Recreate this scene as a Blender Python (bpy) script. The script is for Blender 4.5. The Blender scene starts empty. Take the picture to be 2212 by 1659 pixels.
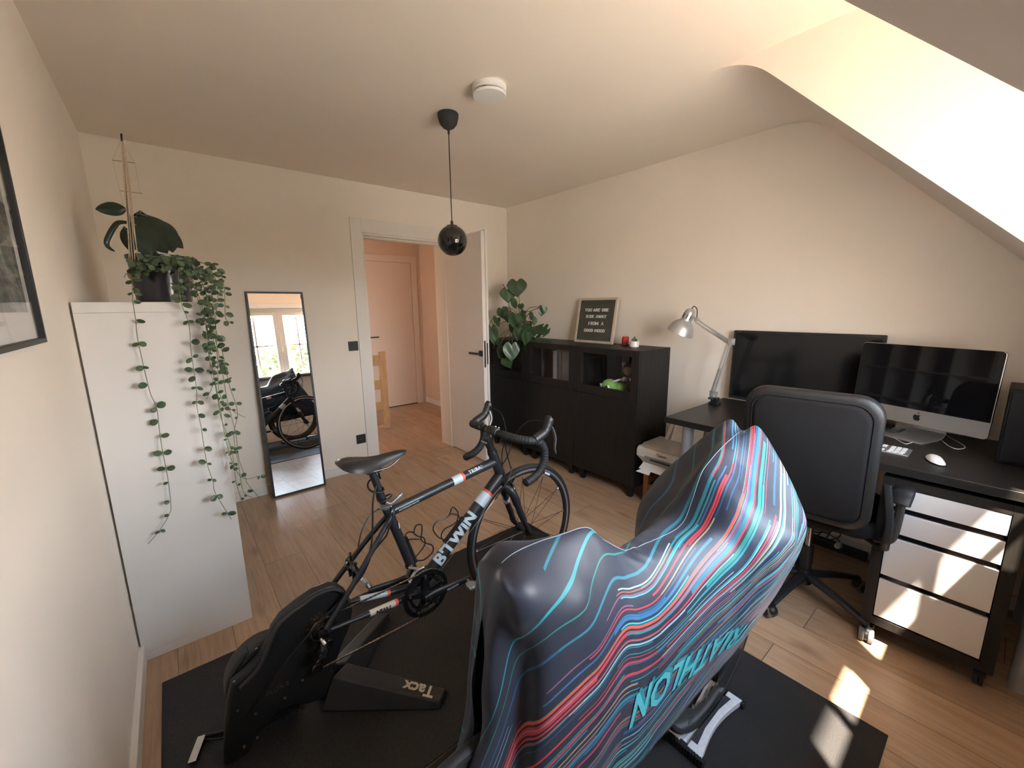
import bpy, math, random
from mathutils import Vector, Matrix
random.seed(7)
sc = bpy.context.scene
col = sc.collection
PI = math.pi

# ------------------------------------------------------------------ camera
CAM = Vector((0.0, 0.0, 1.437232))
CR, CU, CF = [Vector(v) for v in ((0.7709504, -0.6367933, -0.0113905), (0.126075, 0.1350565, 0.9827842), (0.624292, 0.759114, -0.1844056))]
FPX = 891.6018
cd = bpy.data.cameras.new('camera'); cam = bpy.data.objects.new('camera', cd)
col.objects.link(cam)
cd.sensor_width = 36.0; cd.sensor_fit = 'HORIZONTAL'; cd.lens = FPX / 2212 * 36.0
cd.clip_start = 0.02; cd.clip_end = 200
M = Matrix((CR, CU, -CF)).transposed().to_4x4(); M.translation = CAM
cam.matrix_world = M
sc.camera = cam

# ------------------------------------------------------------------ view, world, sun
vs = sc.view_settings
vs.view_transform = 'Standard'; vs.look = 'None'; vs.gamma = 1.0; vs.use_curve_mapping = False
vs.exposure = 1.9
sc.cycles.use_denoising = True
sc.cycles.max_bounces = 9; sc.cycles.diffuse_bounces = 6; sc.cycles.glossy_bounces = 4
sc.cycles.transmission_bounces = 6; sc.cycles.transparent_max_bounces = 12
sc.cycles.caustics_reflective = False; sc.cycles.caustics_refractive = False
sc.cycles.sample_clamp_indirect = 6.0
w = bpy.data.worlds.new('world'); sc.world = w; w.use_nodes = True
nt = w.node_tree; nt.nodes.clear()
wo = nt.nodes.new('ShaderNodeOutputWorld'); bg = nt.nodes.new('ShaderNodeBackground')
tc = nt.nodes.new('ShaderNodeTexCoord'); sp = nt.nodes.new('ShaderNodeSeparateXYZ')
cr = nt.nodes.new('ShaderNodeValToRGB')
nt.links.new(tc.outputs['Generated'], sp.inputs[0]); nt.links.new(sp.outputs['Z'], cr.inputs[0])
e = cr.color_ramp.elements
e[0].position = 0.0; e[0].color = (0.50, 0.42, 0.33, 1)
e[1].position = 0.9; e[1].color = (0.52, 0.72, 1.0, 1)
m = e.new(0.04); m.color = (1.0, 0.98, 0.95, 1)
m = e.new(0.3); m.color = (0.78, 0.89, 1.0, 1)
nt.links.new(cr.outputs[0], bg.inputs[0]); bg.inputs[1].default_value = 9.3
nt.links.new(bg.outputs[0], wo.inputs[0])

def light(name, kind, loc, direction, **kw):
    ld = bpy.data.lights.new(name, kind); o = bpy.data.objects.new(name, ld); col.objects.link(o)
    o.location = loc; o.rotation_euler = Vector(direction).to_track_quat('-Z', 'Y').to_euler()
    for k, v in kw.items():
        if k == 'portal': ld.cycles.is_portal = v
        else: setattr(ld, k, v)
    return o
light('sun', 'SUN', (0, -6, 8), (0.85, 1.0, -2.56), energy=19, angle=math.radians(0.9), color=(1.0, 0.88, 0.72))
# this portal sits exactly in the window opening and only guides sky light
light('portal_window', 'AREA', (1.415, -0.475, 1.495), (0, 1, 0), shape="RECTANGLE", size=1.19, size_y=1.13, energy=1, portal=True)

# ------------------------------------------------------------------ helpers
def px(X, Y, x=None, y=None, z=None):
    """point of the place seen at photo pixel (X, Y) on the plane x=, y= or z="""
    d = CF + CR * ((X - 1106) / FPX) - CU * ((Y - 829.5) / FPX)
    if x is not None: t = (x - CAM.x) / d.x
    elif y is not None: t = (y - CAM.y) / d.y
    else: t = (z - CAM.z) / d.z
    return CAM + d * t

def V(*a): return Vector(a)
def props(o, label=None, cat=None, group=None, kind=None):
    if label: o['label'] = label
    if cat: o['category'] = cat
    if group: o['group'] = group
    if kind: o['kind'] = kind
    return o
def thing(name, label, cat, loc=(0, 0, 0), rz=0, group=None):
    o = bpy.data.objects.new(name, None); o.empty_display_size = 0.05; col.objects.link(o)
    o.location = loc; o.rotation_euler = (0, 0, rz)
    return props(o, label, cat, group)

def rotm(axis, ang): return Matrix.Rotation(ang, 4, axis)
def frame(o, xd, yd):
    """matrix: local x->xd, local y->yd (orthogonalised), z->normal, at o"""
    xd = Vector(xd).normalized(); z = xd.cross(Vector(yd)).normalized(); yy = z.cross(xd)
    m = Matrix((xd, yy, z)).transposed().to_4x4(); m.translation = Vector(o); return m
def axm(o, ax, ref=(0, 0, 1)):
    """matrix with local z along ax at o"""
    z = Vector(ax).normalized(); r = Vector(ref)
    if abs(z.dot(r)) > 0.95: r = Vector((1, 0, 0))
    x = r.cross(z).normalized(); yy = z.cross(x)
    m = Matrix((x, yy, z)).transposed().to_4x4(); m.translation = Vector(o); return m

class MB:
    def __init__(s, off=(0, 0, 0), rz=0):
        s.v = []; s.f = []; s.mi = []; s.cur = 0
        s.base = (Matrix.Translation(Vector(off)) @ rotm('Z', rz)).inverted()
    def mat(s, i): s.cur = i; return s
    def add(s, vs_, fs, m=None):
        n = len(s.v); T = s.base @ m if m is not None else s.base
        s.v += [T @ Vector(q) for q in vs_]
        s.f += [tuple(i + n for i in f) for f in fs]; s.mi += [s.cur] * len(fs); return s
    def box(s, x0, x1, y0, y1, z0, z1, m=None):
        return s.add([(x0,y0,z0),(x1,y0,z0),(x1,y1,z0),(x0,y1,z0),(x0,y0,z1),(x1,y0,z1),(x1,y1,z1),(x0,y1,z1)],
                     [(0,3,2,1),(4,5,6,7),(0,1,5,4),(1,2,6,5),(2,3,7,6),(3,0,4,7)], m)
    def prism(s, pts, z0, z1, m=None):
        n = len(pts)
        return s.add([(p[0],p[1],z0) for p in pts]+[(p[0],p[1],z1) for p in pts],
                     [tuple(range(n-1,-1,-1)), tuple(range(n,2*n))]+[(i,(i+1)%n,(i+1)%n+n,i+n) for i in range(n)], m)
    def tube(s, pts, r, n=10, closed=False, m=None, flat=1.0, up=None):
        pts = [Vector(q) for q in pts]; k = len(pts)
        rs = r if isinstance(r, (list, tuple)) else [r]*k
        T = []
        for i in range(k):
            if closed: t = pts[(i+1)%k]-pts[i-1]
            else: t = pts[min(i+1,k-1)]-pts[max(i-1,0)]
            T.append(t.normalized() if t.length > 1e-9 else Vector((0,0,1)))
        ref = Vector(up) if up else (Vector((0,0,1)) if abs(T[0].z) < .9 else Vector((1,0,0)))
        nrm = (ref - T[0]*ref.dot(T[0])).normalized(); vs_ = []; fs = []
        for i in range(k):
            nrm = (nrm - T[i]*nrm.dot(T[i])).normalized(); b = T[i].cross(nrm)
            for j in range(n):
                a = 2*PI*j/n; vs_.append(pts[i] + nrm*(math.cos(a)*rs[i]*flat) + b*(math.sin(a)*rs[i]))
        for i in range(k if closed else k-1):
            i2 = (i+1) % k
            for j in range(n): fs.append((i*n+j, i*n+(j+1)%n, i2*n+(j+1)%n, i2*n+j))
        if not closed: fs += [tuple(range(n-1,-1,-1)), tuple(range((k-1)*n, k*n))]
        return s.add(vs_, fs, m)
    def lathe(s, prof, n=24, m=None):
        vs_ = []; fs = []
        for (r, z) in prof:
            for j in range(n): a = 2*PI*j/n; vs_.append((max(r,1e-5)*math.cos(a), max(r,1e-5)*math.sin(a), z))
        for i in range(len(prof)-1):
            for j in range(n): fs.append((i*n+j, i*n+(j+1)%n, (i+1)*n+(j+1)%n, (i+1)*n+j))
        return s.add(vs_, fs, m)
    def cyl(s, a, b, r, n=16, r2=None):
        a = Vector(a); b = Vector(b); L = (b-a).length; r2 = r if r2 is None else r2
        return s.lathe([(0,0),(r,0),(r2,L),(0,L)], n, axm(a, b-a))
    def torus(s, R, r, n=48, k=10, m=None, a0=0, a1=2*PI):
        full = abs(a1-a0-2*PI) < 1e-6
        pts = [(R*math.cos(a0+(a1-a0)*i/n), R*math.sin(a0+(a1-a0)*i/n), 0) for i in range(n if full else n+1)]
        return s.tube(pts, r, k, closed=full, m=m, up=(0,0,1))
    def ball(s, c, r, n=16, k=10, sx=1, sy=1, sz=1, m=None):
        T = Matrix.Translation(Vector(c)) @ Matrix.Diagonal((sx,sy,sz,1))
        if m is not None: T = Matrix.Translation(Vector(c)) @ m @ Matrix.Diagonal((sx,sy,sz,1))
        return s.lathe([(r*math.sin(PI*i/k), -r*math.cos(PI*i/k)) for i in range(k+1)], n, T)
    def grid(s, P, closed_u=False):
        R = len(P); K = len(P[0]); vs_ = [q for row in P for q in row]; fs = []
        for i in range(R-1):
            for j in range(K if closed_u else K-1): fs.append((i*K+j, i*K+(j+1)%K, (i+1)*K+(j+1)%K, (i+1)*K+j))
        return s.add(vs_, fs)
    def build(s, name, mats, parent=None, smooth=30, bevel=0, label=None, seg=2, solid=0, subdiv=0):
        me = bpy.data.meshes.new(name); me.from_pydata(s.v, [], s.f); me.validate()
        if not isinstance(mats, (list, tuple)): mats = [mats]
        for mm in mats: me.materials.append(mm)
        if len(mats) > 1 and len(me.polygons) == len(s.mi): me.polygons.foreach_set('material_index', s.mi)
        o = bpy.data.objects.new(name, me); col.objects.link(o)
        if smooth:
            me.polygons.foreach_set('use_smooth', [True]*len(me.polygons))
            me.set_sharp_from_angle(angle=math.radians(smooth))
        if solid:
            q = o.modifiers.new('solid', 'SOLIDIFY'); q.thickness = solid; q.offset = 0
        if subdiv:
            q = o.modifiers.new('sub', 'SUBSURF'); q.levels = subdiv; q.render_levels = subdiv
        if bevel:
            q = o.modifiers.new('bev', 'BEVEL'); q.width = bevel; q.segments = seg; q.limit_method = 'ANGLE'; q.angle_limit = math.radians(40)
        if parent: o.parent = parent
        if label: o['label'] = label
        return o
def copy_tree(o, parent=None):
    c = o.copy(); col.objects.link(c)
    if parent is not None: c.parent = parent
    for ch in [q for q in bpy.data.objects if q.parent == o]: copy_tree(ch, c)
    return c
def struct(name, mb, m, parent=None, **k):
    o = mb.build(name, m, parent, **k)
    if parent is None: o['kind'] = 'structure'
    return o
def spline(pts, n=8):
    """Catmull-Rom through pts"""
    P = [Vector(p) for p in pts]; out = []
    for i in range(len(P)-1):
        p0 = P[max(i-1,0)]; p1 = P[i]; p2 = P[i+1]; p3 = P[min(i+2,len(P)-1)]
        for j in range(n):
            t = j/n
            out.append(0.5*((2*p1)+(p2-p0)*t+(2*p0-5*p1+4*p2-p3)*t*t+(3*p1-p0-3*p2+p3)*t**3))
    out.append(P[-1]); return out
def arc(c, r, a0, a1, n, f=lambda a, b: (a, b)):
    return [f(c[0]+r*math.cos(a0+(a1-a0)*i/n), c[1]+r*math.sin(a0+(a1-a0)*i/n)) for i in range(n+1)]
def rrect(x0, x1, y0, y1, r, n=5):
    return (arc((x1-r,y0+r),r,-PI/2,0,n)+arc((x1-r,y1-r),r,0,PI/2,n)+arc((x0+r,y1-r),r,PI/2,PI,n)+arc((x0+r,y0+r),r,PI,1.5*PI,n))

def text_geo(body, size=1.0, shear=0.0, extrude=0.0, bold=0.0, spacing=1.0, res=3):
    cu = bpy.data.curves.new('t', 'FONT'); cu.body = body; cu.size = size; cu.shear = shear
    cu.extrude = extrude; cu.offset = bold; cu.space_character = spacing; cu.resolution_u = res
    cu.align_x = 'CENTER'; cu.align_y = 'CENTER'
    o = bpy.data.objects.new('t', cu); col.objects.link(o)
    bpy.context.view_layer.update()
    dg = bpy.context.evaluated_depsgraph_get(); me = o.evaluated_get(dg).to_mesh()
    vs_ = [tuple(q.co) for q in me.vertices]; fs = [tuple(q.vertices) for q in me.polygons]
    o.evaluated_get(dg).to_mesh_clear()
    bpy.data.objects.remove(o); bpy.data.curves.remove(cu)
    return vs_, fs
def lettering(name, body, m, mat_, parent, size, off=(0,0,0), **k):
    """flat lettering in the plane of matrix m"""
    vs_, fs = text_geo(body, size, extrude=k.pop('extrude', 0.0004), **k)
    mb = MB(off); mb.add(vs_, fs, m)
    return mb.build(name, mat_, parent, smooth=0)

# ------------------------------------------------------------------ materials
class NB:
    """tiny node-expression builder"""
    def __init__(s, name):
        s.m = bpy.data.materials.new(name); s.m.use_nodes = True; s.t = s.m.node_tree
        s.bs = s.t.nodes['Principled BSDF']
    def n(s, typ, **k):
        q = s.t.nodes.new(typ)
        for a, b in k.items(): setattr(q, a, b)
        return q
    def put(s, sock, v):
        if hasattr(v, 'is_output') or isinstance(v, bpy.types.NodeSocket): s.t.links.new(v, sock)
        elif isinstance(v, (tuple, list)) and len(v) == 3 and sock.type == 'RGBA': sock.default_value = (*v, 1)
        else: sock.default_value = v
    def math(s, op, a, b=0.0, c=None, clamp=False):
        q = s.n('ShaderNodeMath', operation=op); q.use_clamp = clamp
        s.put(q.inputs[0], a); s.put(q.inputs[1], b)
        if c is not None: s.put(q.inputs[2], c)
        return q.outputs[0]
    def coord(s, which='Object'): return s.n('ShaderNodeTexCoord').outputs[which]
    def sep(s, v): q = s.n('ShaderNodeSeparateXYZ'); s.put(q.inputs[0], v); return q.outputs
    def comb(s, x, y, z=0.0):
        q = s.n('ShaderNodeCombineXYZ'); s.put(q.inputs[0], x); s.put(q.inputs[1], y); s.put(q.inputs[2], z); return q.outputs[0]
    def scale(s, v, sc_): q = s.n('ShaderNodeMapping'); s.put(q.inputs[0], v); q.inputs['Scale'].default_value = sc_; return q.outputs[0]
    def noise(s, v, scale, detail=3, rough=0.5, dist=0.0):
        q = s.n('ShaderNodeTexNoise'); s.put(q.inputs['Vector'], v)
        q.inputs['Scale'].default_value = scale; q.inputs['Detail'].default_value = detail
        q.inputs['Roughness'].default_value = rough; q.inputs['Distortion'].default_value = dist; return q.outputs['Fac']
    def white(s, v, dim='3D'):
        q = s.n('ShaderNodeTexWhiteNoise', noise_dimensions=dim)
        s.put(q.inputs['W' if dim == '1D' else 'Vector'], v); return q.outputs['Value']
    def ramp(s, f, stops, interp='LINEAR'):
        q = s.n('ShaderNodeValToRGB'); q.color_ramp.interpolation = interp; s.put(q.inputs[0], f); e_ = q.color_ramp.elements
        e_[0].position = stops[0][0]; e_[0].color = (*stops[0][1], 1); e_[1].position = stops[-1][0]; e_[1].color = (*stops[-1][1], 1)
        for p_, c_ in stops[1:-1]: k = e_.new(p_); k.color = (*c_, 1)
        return q.outputs[0]
    def mix(s, f, a, b):
        q = s.n('ShaderNodeMix', data_type='RGBA'); s.put(q.inputs[0], f)
        s.put(q.inputs[6], a if not isinstance(a, tuple) else (*a, 1)); s.put(q.inputs[7], b if not isinstance(b, tuple) else (*b, 1)); return q.outputs[2]
    def set(s, name, v):
        if isinstance(v, tuple): v = (*v, 1)
        s.put(s.bs.inputs[name], v); return s
    def bump(s, h, strength=0.2, dist=0.01):
        q = s.n('ShaderNodeBump'); q.inputs['Strength'].default_value = strength; q.inputs['Distance'].default_value = dist
        s.put(q.inputs['Height'], h); s.put(s.bs.inputs['Normal'], q.outputs[0]); return s
def mat(name, c, rough=0.5, metal=0.0, var=0.06, scale=20, bump=0.0, bscale=None, coat=0.0, trans=0.0, spec=None, sheen=0.0, stretch=(1,1,1)):
    b = NB(name); v = b.scale(b.coord(), stretch)
    f = b.noise(v, scale, 4)
    lo = tuple(x*(1-var) for x in c); hi = tuple(min(1, x*(1+var)) for x in c)
    b.set('Base Color', b.ramp(f, [(0.3, lo), (0.7, hi)]))
    b.set('Roughness', rough); b.set('Metallic', metal)
    if coat: b.set('Coat Weight', coat); b.bs.inputs['Coat Roughness'].default_value = 0.1
    if trans: b.set('Transmission Weight', trans)
    if spec is not None: b.set('Specular IOR Level', spec)
    if sheen: b.set('Sheen Weight', sheen)
    if bump: b.bump(b.noise(v, bscale or scale*4, 3), bump, 0.002)
    return b.m
def srgb(r, g, b):
    return tuple(((x/255)/12.92 if x/255 <= .04045 else ((x/255+.055)/1.055)**2.4) for x in (r, g, b))

WALL = (0.86, 0.795, 0.715)
m_wall = mat('wall_paint', WALL, 0.9, var=0.012, scale=3, bump=0.05, bscale=260)
m_ceil = mat('ceiling_paint', (0.88, 0.80, 0.705), 0.92, var=0.012, scale=3, bump=0.04, bscale=260)
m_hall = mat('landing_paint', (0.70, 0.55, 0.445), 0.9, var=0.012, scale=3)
m_halldoor = mat('landing_door_bounce_tint', (0.74, 0.635, 0.55), 0.5, var=0.01)  # white lacquer with the landing's warm bounce light tinted into its colour
m_trim = mat('white_lacquer', (0.80, 0.77, 0.73), 0.45, var=0.01)
m_white = mat('white_board', (0.70, 0.685, 0.665), 0.42, var=0.012, scale=6)
m_whitep = mat('white_plastic', (0.82, 0.82, 0.81), 0.35, var=0.01)
m_creamp = mat('printer_plastic', (0.62, 0.60, 0.56), 0.5, var=0.03)
m_greyp = mat('grey_lid_plastic', (0.40, 0.38, 0.35), 0.6, var=0.05, bump=0.1, bscale=300)
m_black = mat('black_plastic', (0.016, 0.016, 0.017), 0.42, var=0.1)
m_blackm = mat('matte_black_plastic', (0.02, 0.02, 0.021), 0.65, var=0.1, bump=0.05, bscale=200)
m_blackg = mat('gloss_black', (0.008, 0.008, 0.009), 0.08, var=0.05, coat=0.4)
m_rubber = mat('rubber', (0.014, 0.014, 0.014), 0.75, var=0.15, bump=0.1, bscale=200)
m_steel = mat('steel', (0.55, 0.55, 0.56), 0.28, 1.0, var=0.05)
m_darkst = mat('dark_steel', (0.10, 0.10, 0.105), 0.35, 1.0, var=0.15, scale=60)
m_alu = mat('aluminium', (0.62, 0.61, 0.60), 0.38, 0.9, var=0.03)
m_silver = mat('silver_paint', (0.50, 0.50, 0.50), 0.35, 0.55, var=0.03)
m_legp = mat('grey_blue_leg_paint', (0.42, 0.44, 0.48), 0.35, 0.3, var=0.02)
def glass_mat(name, ior=0.03, rough=0.0):
    b = NB(name); t_ = b.t; t_.nodes.remove(b.bs)
    out = [q for q in t_.nodes if q.type == 'OUTPUT_MATERIAL'][0]
    lw = b.n('ShaderNodeLayerWeight'); lw.inputs['Blend'].default_value = 0.5
    fac = b.math('MULTIPLY_ADD', b.math('POWER', lw.outputs['Facing'], 5.0), 0.5, ior)
    tr = b.n('ShaderNodeBsdfTransparent'); gl = b.n('ShaderNodeBsdfGlossy'); gl.inputs['Roughness'].default_value = rough
    mx = b.n('ShaderNodeMixShader'); t_.links.new(fac, mx.inputs[0]); t_.links.new(tr.outputs[0], mx.inputs[1]); t_.links.new(gl.outputs[0], mx.inputs[2])
    t_.links.new(mx.outputs[0], out.inputs[0]); return b.m
m_glass = glass_mat('clear_glass', 0.022, 0.02)
m_winglass = glass_mat('window_glass', 0.02)
m_mirror = NB('mirror_silver'); m_mirror.set('Base Color', (0.93, 0.95, 0.97)); m_mirror.set('Metallic', 1.0); m_mirror.set('Roughness', 0.0); m_mirror = m_mirror.m
m_leaf = mat('leaf_green', (0.035, 0.085, 0.028), 0.4, var=0.45, scale=9, coat=0.15)
m_leafd = mat('dark_leaf', (0.014, 0.029, 0.017), 0.42, var=0.5, scale=7, coat=0.2)
m_leafv = mat('vine_leaf', (0.062, 0.095, 0.048), 0.42, var=0.5, scale=14)
m_stem = mat('stem_green', (0.16, 0.19, 0.09), 0.6, var=0.3)
m_stemb = mat('stem_brown', (0.13, 0.11, 0.06), 0.6, var=0.3)

def wood_dark():
    b = NB('black_brown_foil'); v = b.scale(b.coord(), (26, 26, 1.6)); f = b.noise(v, 3.0, 6, 0.65)
    b.set('Base Color', b.ramp(f, [(0.3, (0.010, 0.0085, 0.0075)), (0.7, (0.021, 0.0175, 0.015))])); b.set('Roughness', 0.48)
    b.bump(f, 0.12, 0.001); return b.m
m_bb = wood_dark()
def wood_dark_h():
    b = NB('black_brown_desktop'); v = b.scale(b.coord(), (26, 1.6, 26)); f = b.noise(v, 3.0, 6, 0.65)
    b.set('Base Color', b.ramp(f, [(0.3, (0.011, 0.0095, 0.0085)), (0.7, (0.022, 0.019, 0.0165))])); b.set('Roughness', 0.36)
    b.bump(f, 0.1, 0.001); return b.m
m_bbh = wood_dark_h()
for m__ in (m_bb, m_bbh): m__.node_tree.nodes['Principled BSDF'].inputs['Specular IOR Level'].default_value = 0.3
def wood(name, c0, c1, stretch, rough=0.5):
    b = NB(name); v = b.scale(b.coord(), stretch); f = b.noise(v, 4.0, 6, 0.6, 0.6)
    b.set('Base Color', b.ramp(f, [(0.3, c0), (0.7, c1)])); b.set('Roughness', rough); b.bump(f, 0.1, 0.001); return b.m
m_beech = wood('beech', (0.42, 0.25, 0.12), (0.58, 0.37, 0.19), (14, 14, 1.5))
m_redpine = wood('stained_pine', (0.20, 0.075, 0.03), (0.33, 0.13, 0.055), (14, 14, 1.5))
m_palewood = wood('pale_wood', (0.50, 0.42, 0.33), (0.62, 0.54, 0.44), (10, 10, 2))

def floor_mat():
    b = NB('oak_laminate'); P = b.coord(); X, Y, Z = b.sep(P)
    u = b.math('DIVIDE', b.math('SUBTRACT', X, 0.054), 0.198); row = b.math('FLOOR', u); fu = b.math('FRACT', u)
    off = b.math('MULTIPLY', b.white(row, '1D'), 1.38)
    w_ = b.math('DIVIDE', b.math('ADD', Y, off), 1.38); cel = b.math('FLOOR', w_); fw = b.math('FRACT', w_)
    cid = b.comb(row, cel, 0.0); rnd = b.white(cid)
    sh = b.math('MULTIPLY', rnd, 37.0)
    Q = b.comb(b.math('ADD', X, sh), b.math('ADD', Y, b.math('MULTIPLY', sh, 3.1)), sh)
    g1 = b.noise(b.scale(Q, (30, 1.6, 1)), 2.2, 6, 0.62, 0.8)
    g2 = b.noise(b.scale(Q, (5, 0.8, 1)), 2.0, 3, 0.5, 1.5)
    g3 = b.noise(b.scale(Q, (140, 5, 1)), 2.0, 2, 0.5)
    c1 = b.ramp(g1, [(0.25, (0.36, 0.220, 0.120)), (0.5, (0.47, 0.305, 0.178)), (0.75, (0.56, 0.38, 0.235))])
    c2 = b.mix(b.math('MULTIPLY', b.math('SUBTRACT', g2, 0.45), 1.6, clamp=True), c1, (0.60, 0.42, 0.265))
    # knots
    vor = b.n('ShaderNodeTexVoronoi'); b.put(vor.inputs['Vector'], b.scale(Q, (3.4, 1.25, 1))); vor.inputs['Scale'].default_value = 1.6
    kn = b.math('LESS_THAN', b.math('ADD', vor.outputs['Distance'], b.math('MULTIPLY', g1, 0.06)), 0.085)
    ks = b.n('ShaderNodeMapRange'); b.put(ks.inputs[0], b.math('ADD', vor.outputs['Distance'], b.math('MULTIPLY', g1, 0.12)))
    ks.inputs[1].default_value = 0.06; ks.inputs[2].default_value = 0.24; ks.inputs[3].default_value = 0.62; ks.inputs[4].default_value = 0.0
    c3 = b.mix(ks.outputs[0], c2, (0.19, 0.095, 0.05))
    br = b.math('ADD', 0.87, b.math('MULTIPLY', b.white(b.comb(cel, row, 3.0)), 0.26))
    hs = b.n('ShaderNodeHueSaturation'); b.put(hs.inputs['Value'], br); hs.inputs['Saturation'].default_value = 0.92; b.put(hs.inputs['Color'], c3)
    e1 = b.math('LESS_THAN', b.math('ABSOLUTE', b.math('SUBTRACT', fu, 0.5)), 0.4935)
    e2 = b.math('LESS_THAN', b.math('ABSOLUTE', b.math('SUBTRACT', fw, 0.5)), 0.4988)
    ed = b.math('MULTIPLY', e1, e2)
    b.set('Base Color', b.mix(ed, (0.17, 0.10, 0.055), hs.outputs[0]))
    b.set('Roughness', b.math('ADD', 0.30, b.math('MULTIPLY', g3, 0.16)))
    b.bump(b.math('ADD', b.math('MULTIPLY', g3, 0.3), ed), 0.25, 0.0015)
    return b.m
m_floor = floor_mat()
# ------------------------------------------------------------------ room shell
XL, XR, YB, YF, ZC = -0.262, 2.916, 3.604, -0.30, 2.4575
struct('floor', MB().box(-0.70, 3.15, -0.50, 5.85, -0.05, 0), m_floor, smooth=0)
struct('ceiling', MB().box(XL-.12, XR+.12, YF-.2, YB+.2, ZC, ZC+.14), m_ceil, smooth=0)
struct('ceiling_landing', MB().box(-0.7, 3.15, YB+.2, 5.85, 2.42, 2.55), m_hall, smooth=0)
struct('wall_left', MB().box(XL-.12, XL, YF-.2, YB+.2, 0, ZC), m_wall, smooth=0)
struct('wall_right', MB().box(XR, XR+.12, YF-.2, YB+.2, 0, ZC), m_wall, smooth=0)
DX0, DX1, DZ = 1.344, 2.150, 2.062
struct('wall_back', MB().box(XL, DX0, YB, YB+.2, 0, ZC).box(DX1, XR, YB, YB+.2, 0, ZC).box(DX0, DX1, YB, YB+.2, DZ, ZC), m_wall, smooth=0)
WX0, WX1, WZ0, WZ1 = 0.82, 2.01, 0.93, 2.06
struct('wall_front', MB().box(XL, WX0, YF-.2, YF, 0, ZC).box(WX1, XR, YF-.2, YF, 0, ZC)
       .box(WX0, WX1, YF-.2, YF, 0, WZ0).box(WX0, WX1, YF-.2, YF, WZ1, ZC), m_wall, smooth=0)
def slope(name, x0, x1):
    prof = [(YF, 1.2946)]
    n = 12
    p0 = Vector((0.779, 2.3595)); p1 = Vector((0.8785, ZC)); p2 = Vector((1.018, ZC-.0005))
    for i in range(n+1):
        t = i/n; q = p0*(1-t)**2 + p1*2*t*(1-t) + p2*t*t; prof.append((q.x, q.y))
    prof += [(1.018, ZC+.1), (YF, ZC+.1)]
    mb = MB(); mb.prism(prof, x0, x1, Matrix(((0,0,1,0),(1,0,0,0),(0,1,0,0),(0,0,0,1))))
    struct(name, mb, m_wall, smooth=20)
slope('wall_slope_left', XL, 0.593)
slope('wall_slope_right', 2.016, XR)
m_bounce = mat('bounce_tiles', (0.74, 0.40, 0.21), 0.85, var=0.2, scale=4)
rt = MB(); n_t = 26
prof_r = [(-0.505 - 0.16*k + (0.0 if q == 0 else -0.16), 0.86 - 0.155*k - (0.0 if q == 0 else 0.125)) for k in range(n_t) for q in (0, 1)]
rt.grid([[V(x_, a_, b_) for (a_, b_) in prof_r] for x_ in (-3.5, 6.0)])
struct('bounce_roof', rt, m_bounce, smooth=0, solid=0.02)  # unseen tiled slope, added below the window to bounce warm sunlight onto the ceiling
struct('trim_roof', MB().box(-0.6, 3.2, -0.90, -0.45, 2.906, 3.0), m_trim, smooth=0)
# landing behind the door
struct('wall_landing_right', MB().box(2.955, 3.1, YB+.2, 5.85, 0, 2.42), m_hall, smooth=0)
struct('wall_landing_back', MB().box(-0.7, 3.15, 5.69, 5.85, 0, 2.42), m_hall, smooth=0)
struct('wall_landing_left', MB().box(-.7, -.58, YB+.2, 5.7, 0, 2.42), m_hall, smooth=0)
# skirting
B = 0.072
struct('baseboard_left', MB().box(XL, XL+.018, YF, YB, 0, B), m_trim, bevel=.002)
struct('baseboard_back', MB().box(XL, 1.252, YB-.014, YB, 0, B).box(2.24, XR, YB-.014, YB, 0, B), m_trim, bevel=.002)
struct('baseboard_right', MB().box(XR-.014, XR, YF, YB-.014, 0, B), m_trim, bevel=.002)
struct('baseboard_front', MB().box(XL, XR, YF, YF+.014, 0, B), m_trim, bevel=.002)
struct('baseboard_landing', MB().box(2.941, 2.955, YB+.2, 5.69, 0, B).box(-.58, 1.9, 5.676, 5.69, 0, B), m_trim, bevel=.002)

# door 1: casing, lining, leaf swung into the room
t = thing('door_1', None, None, (2.15, YB, 0)); t['kind'] = 'structure'
O = (2.15, YB, 0)
mb = MB(O); mb.box(1.252, DX0, YB-.014, YB, 0, 2.174).box(DX0, DX1, YB-.014, YB, DZ, 2.174).box(DX1, 2.24, YB-.014, YB, 0, 2.174)
mb.build('door_casing', m_trim, t, bevel=.0015)
mb = MB(O); mb.box(DX0, DX0+.018, YB, YB+.2, 0, DZ).box(DX1-.012, DX1, YB, YB+.2, 0, DZ).box(DX0+.018, DX1-.012, YB, YB+.2, DZ-.018, DZ)
mb.box(DX0+.018, DX0+.03, YB+.05, YB+.13, 0, DZ-.018).box(DX0+.03, DX1-.012, YB+.05, YB+.13, DZ-.034, DZ-.018)
mb.build('door_lining', m_trim, t, bevel=.0015)
mb = MB(O); mb.box(DX0, DX1, YB+.01, YB+.022, 0, .003); mb.build('threshold_strip', mat('bronze_strip', (.50,.36,.20), .3, .6), t, smooth=0)
leaf = MB(O).box(2.142, 2.176, 3.0, YB-.004, .012, 2.072).box(2.176, 2.196, 2.985, YB-.02, .012, 2.085).build('door_leaf', m_trim, t, bevel=.0015)
def lever(parent, O, c, side, along, s=1.0):
    """square rose lever handle; c centre on leaf face, side normal, along lever direction"""
    mb = MB(O); c = Vector(c); n_ = Vector(side); a = Vector(along)
    m = frame(c, a, (0,0,1)) if a.cross(Vector((0,0,1))).dot(n_) > 0 else frame(c, -a, (0,0,1))
    sg = 1 if a.cross(Vector((0,0,1))).dot(n_) > 0 else -1
    mb.box(-.026*s, .026*s, -.026*s, .026*s, 0, .008, m)
    mb.cyl(c+n_*.006, c+n_*.05, .009)
    x0, x1 = (-.011, .125*s) if sg > 0 else (-.125*s, .011)
    mb.box(x0, x1, -.009, .009, .04, .052, m)
    return mb.build('door_handle', m_black, parent, bevel=.0015)
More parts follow.
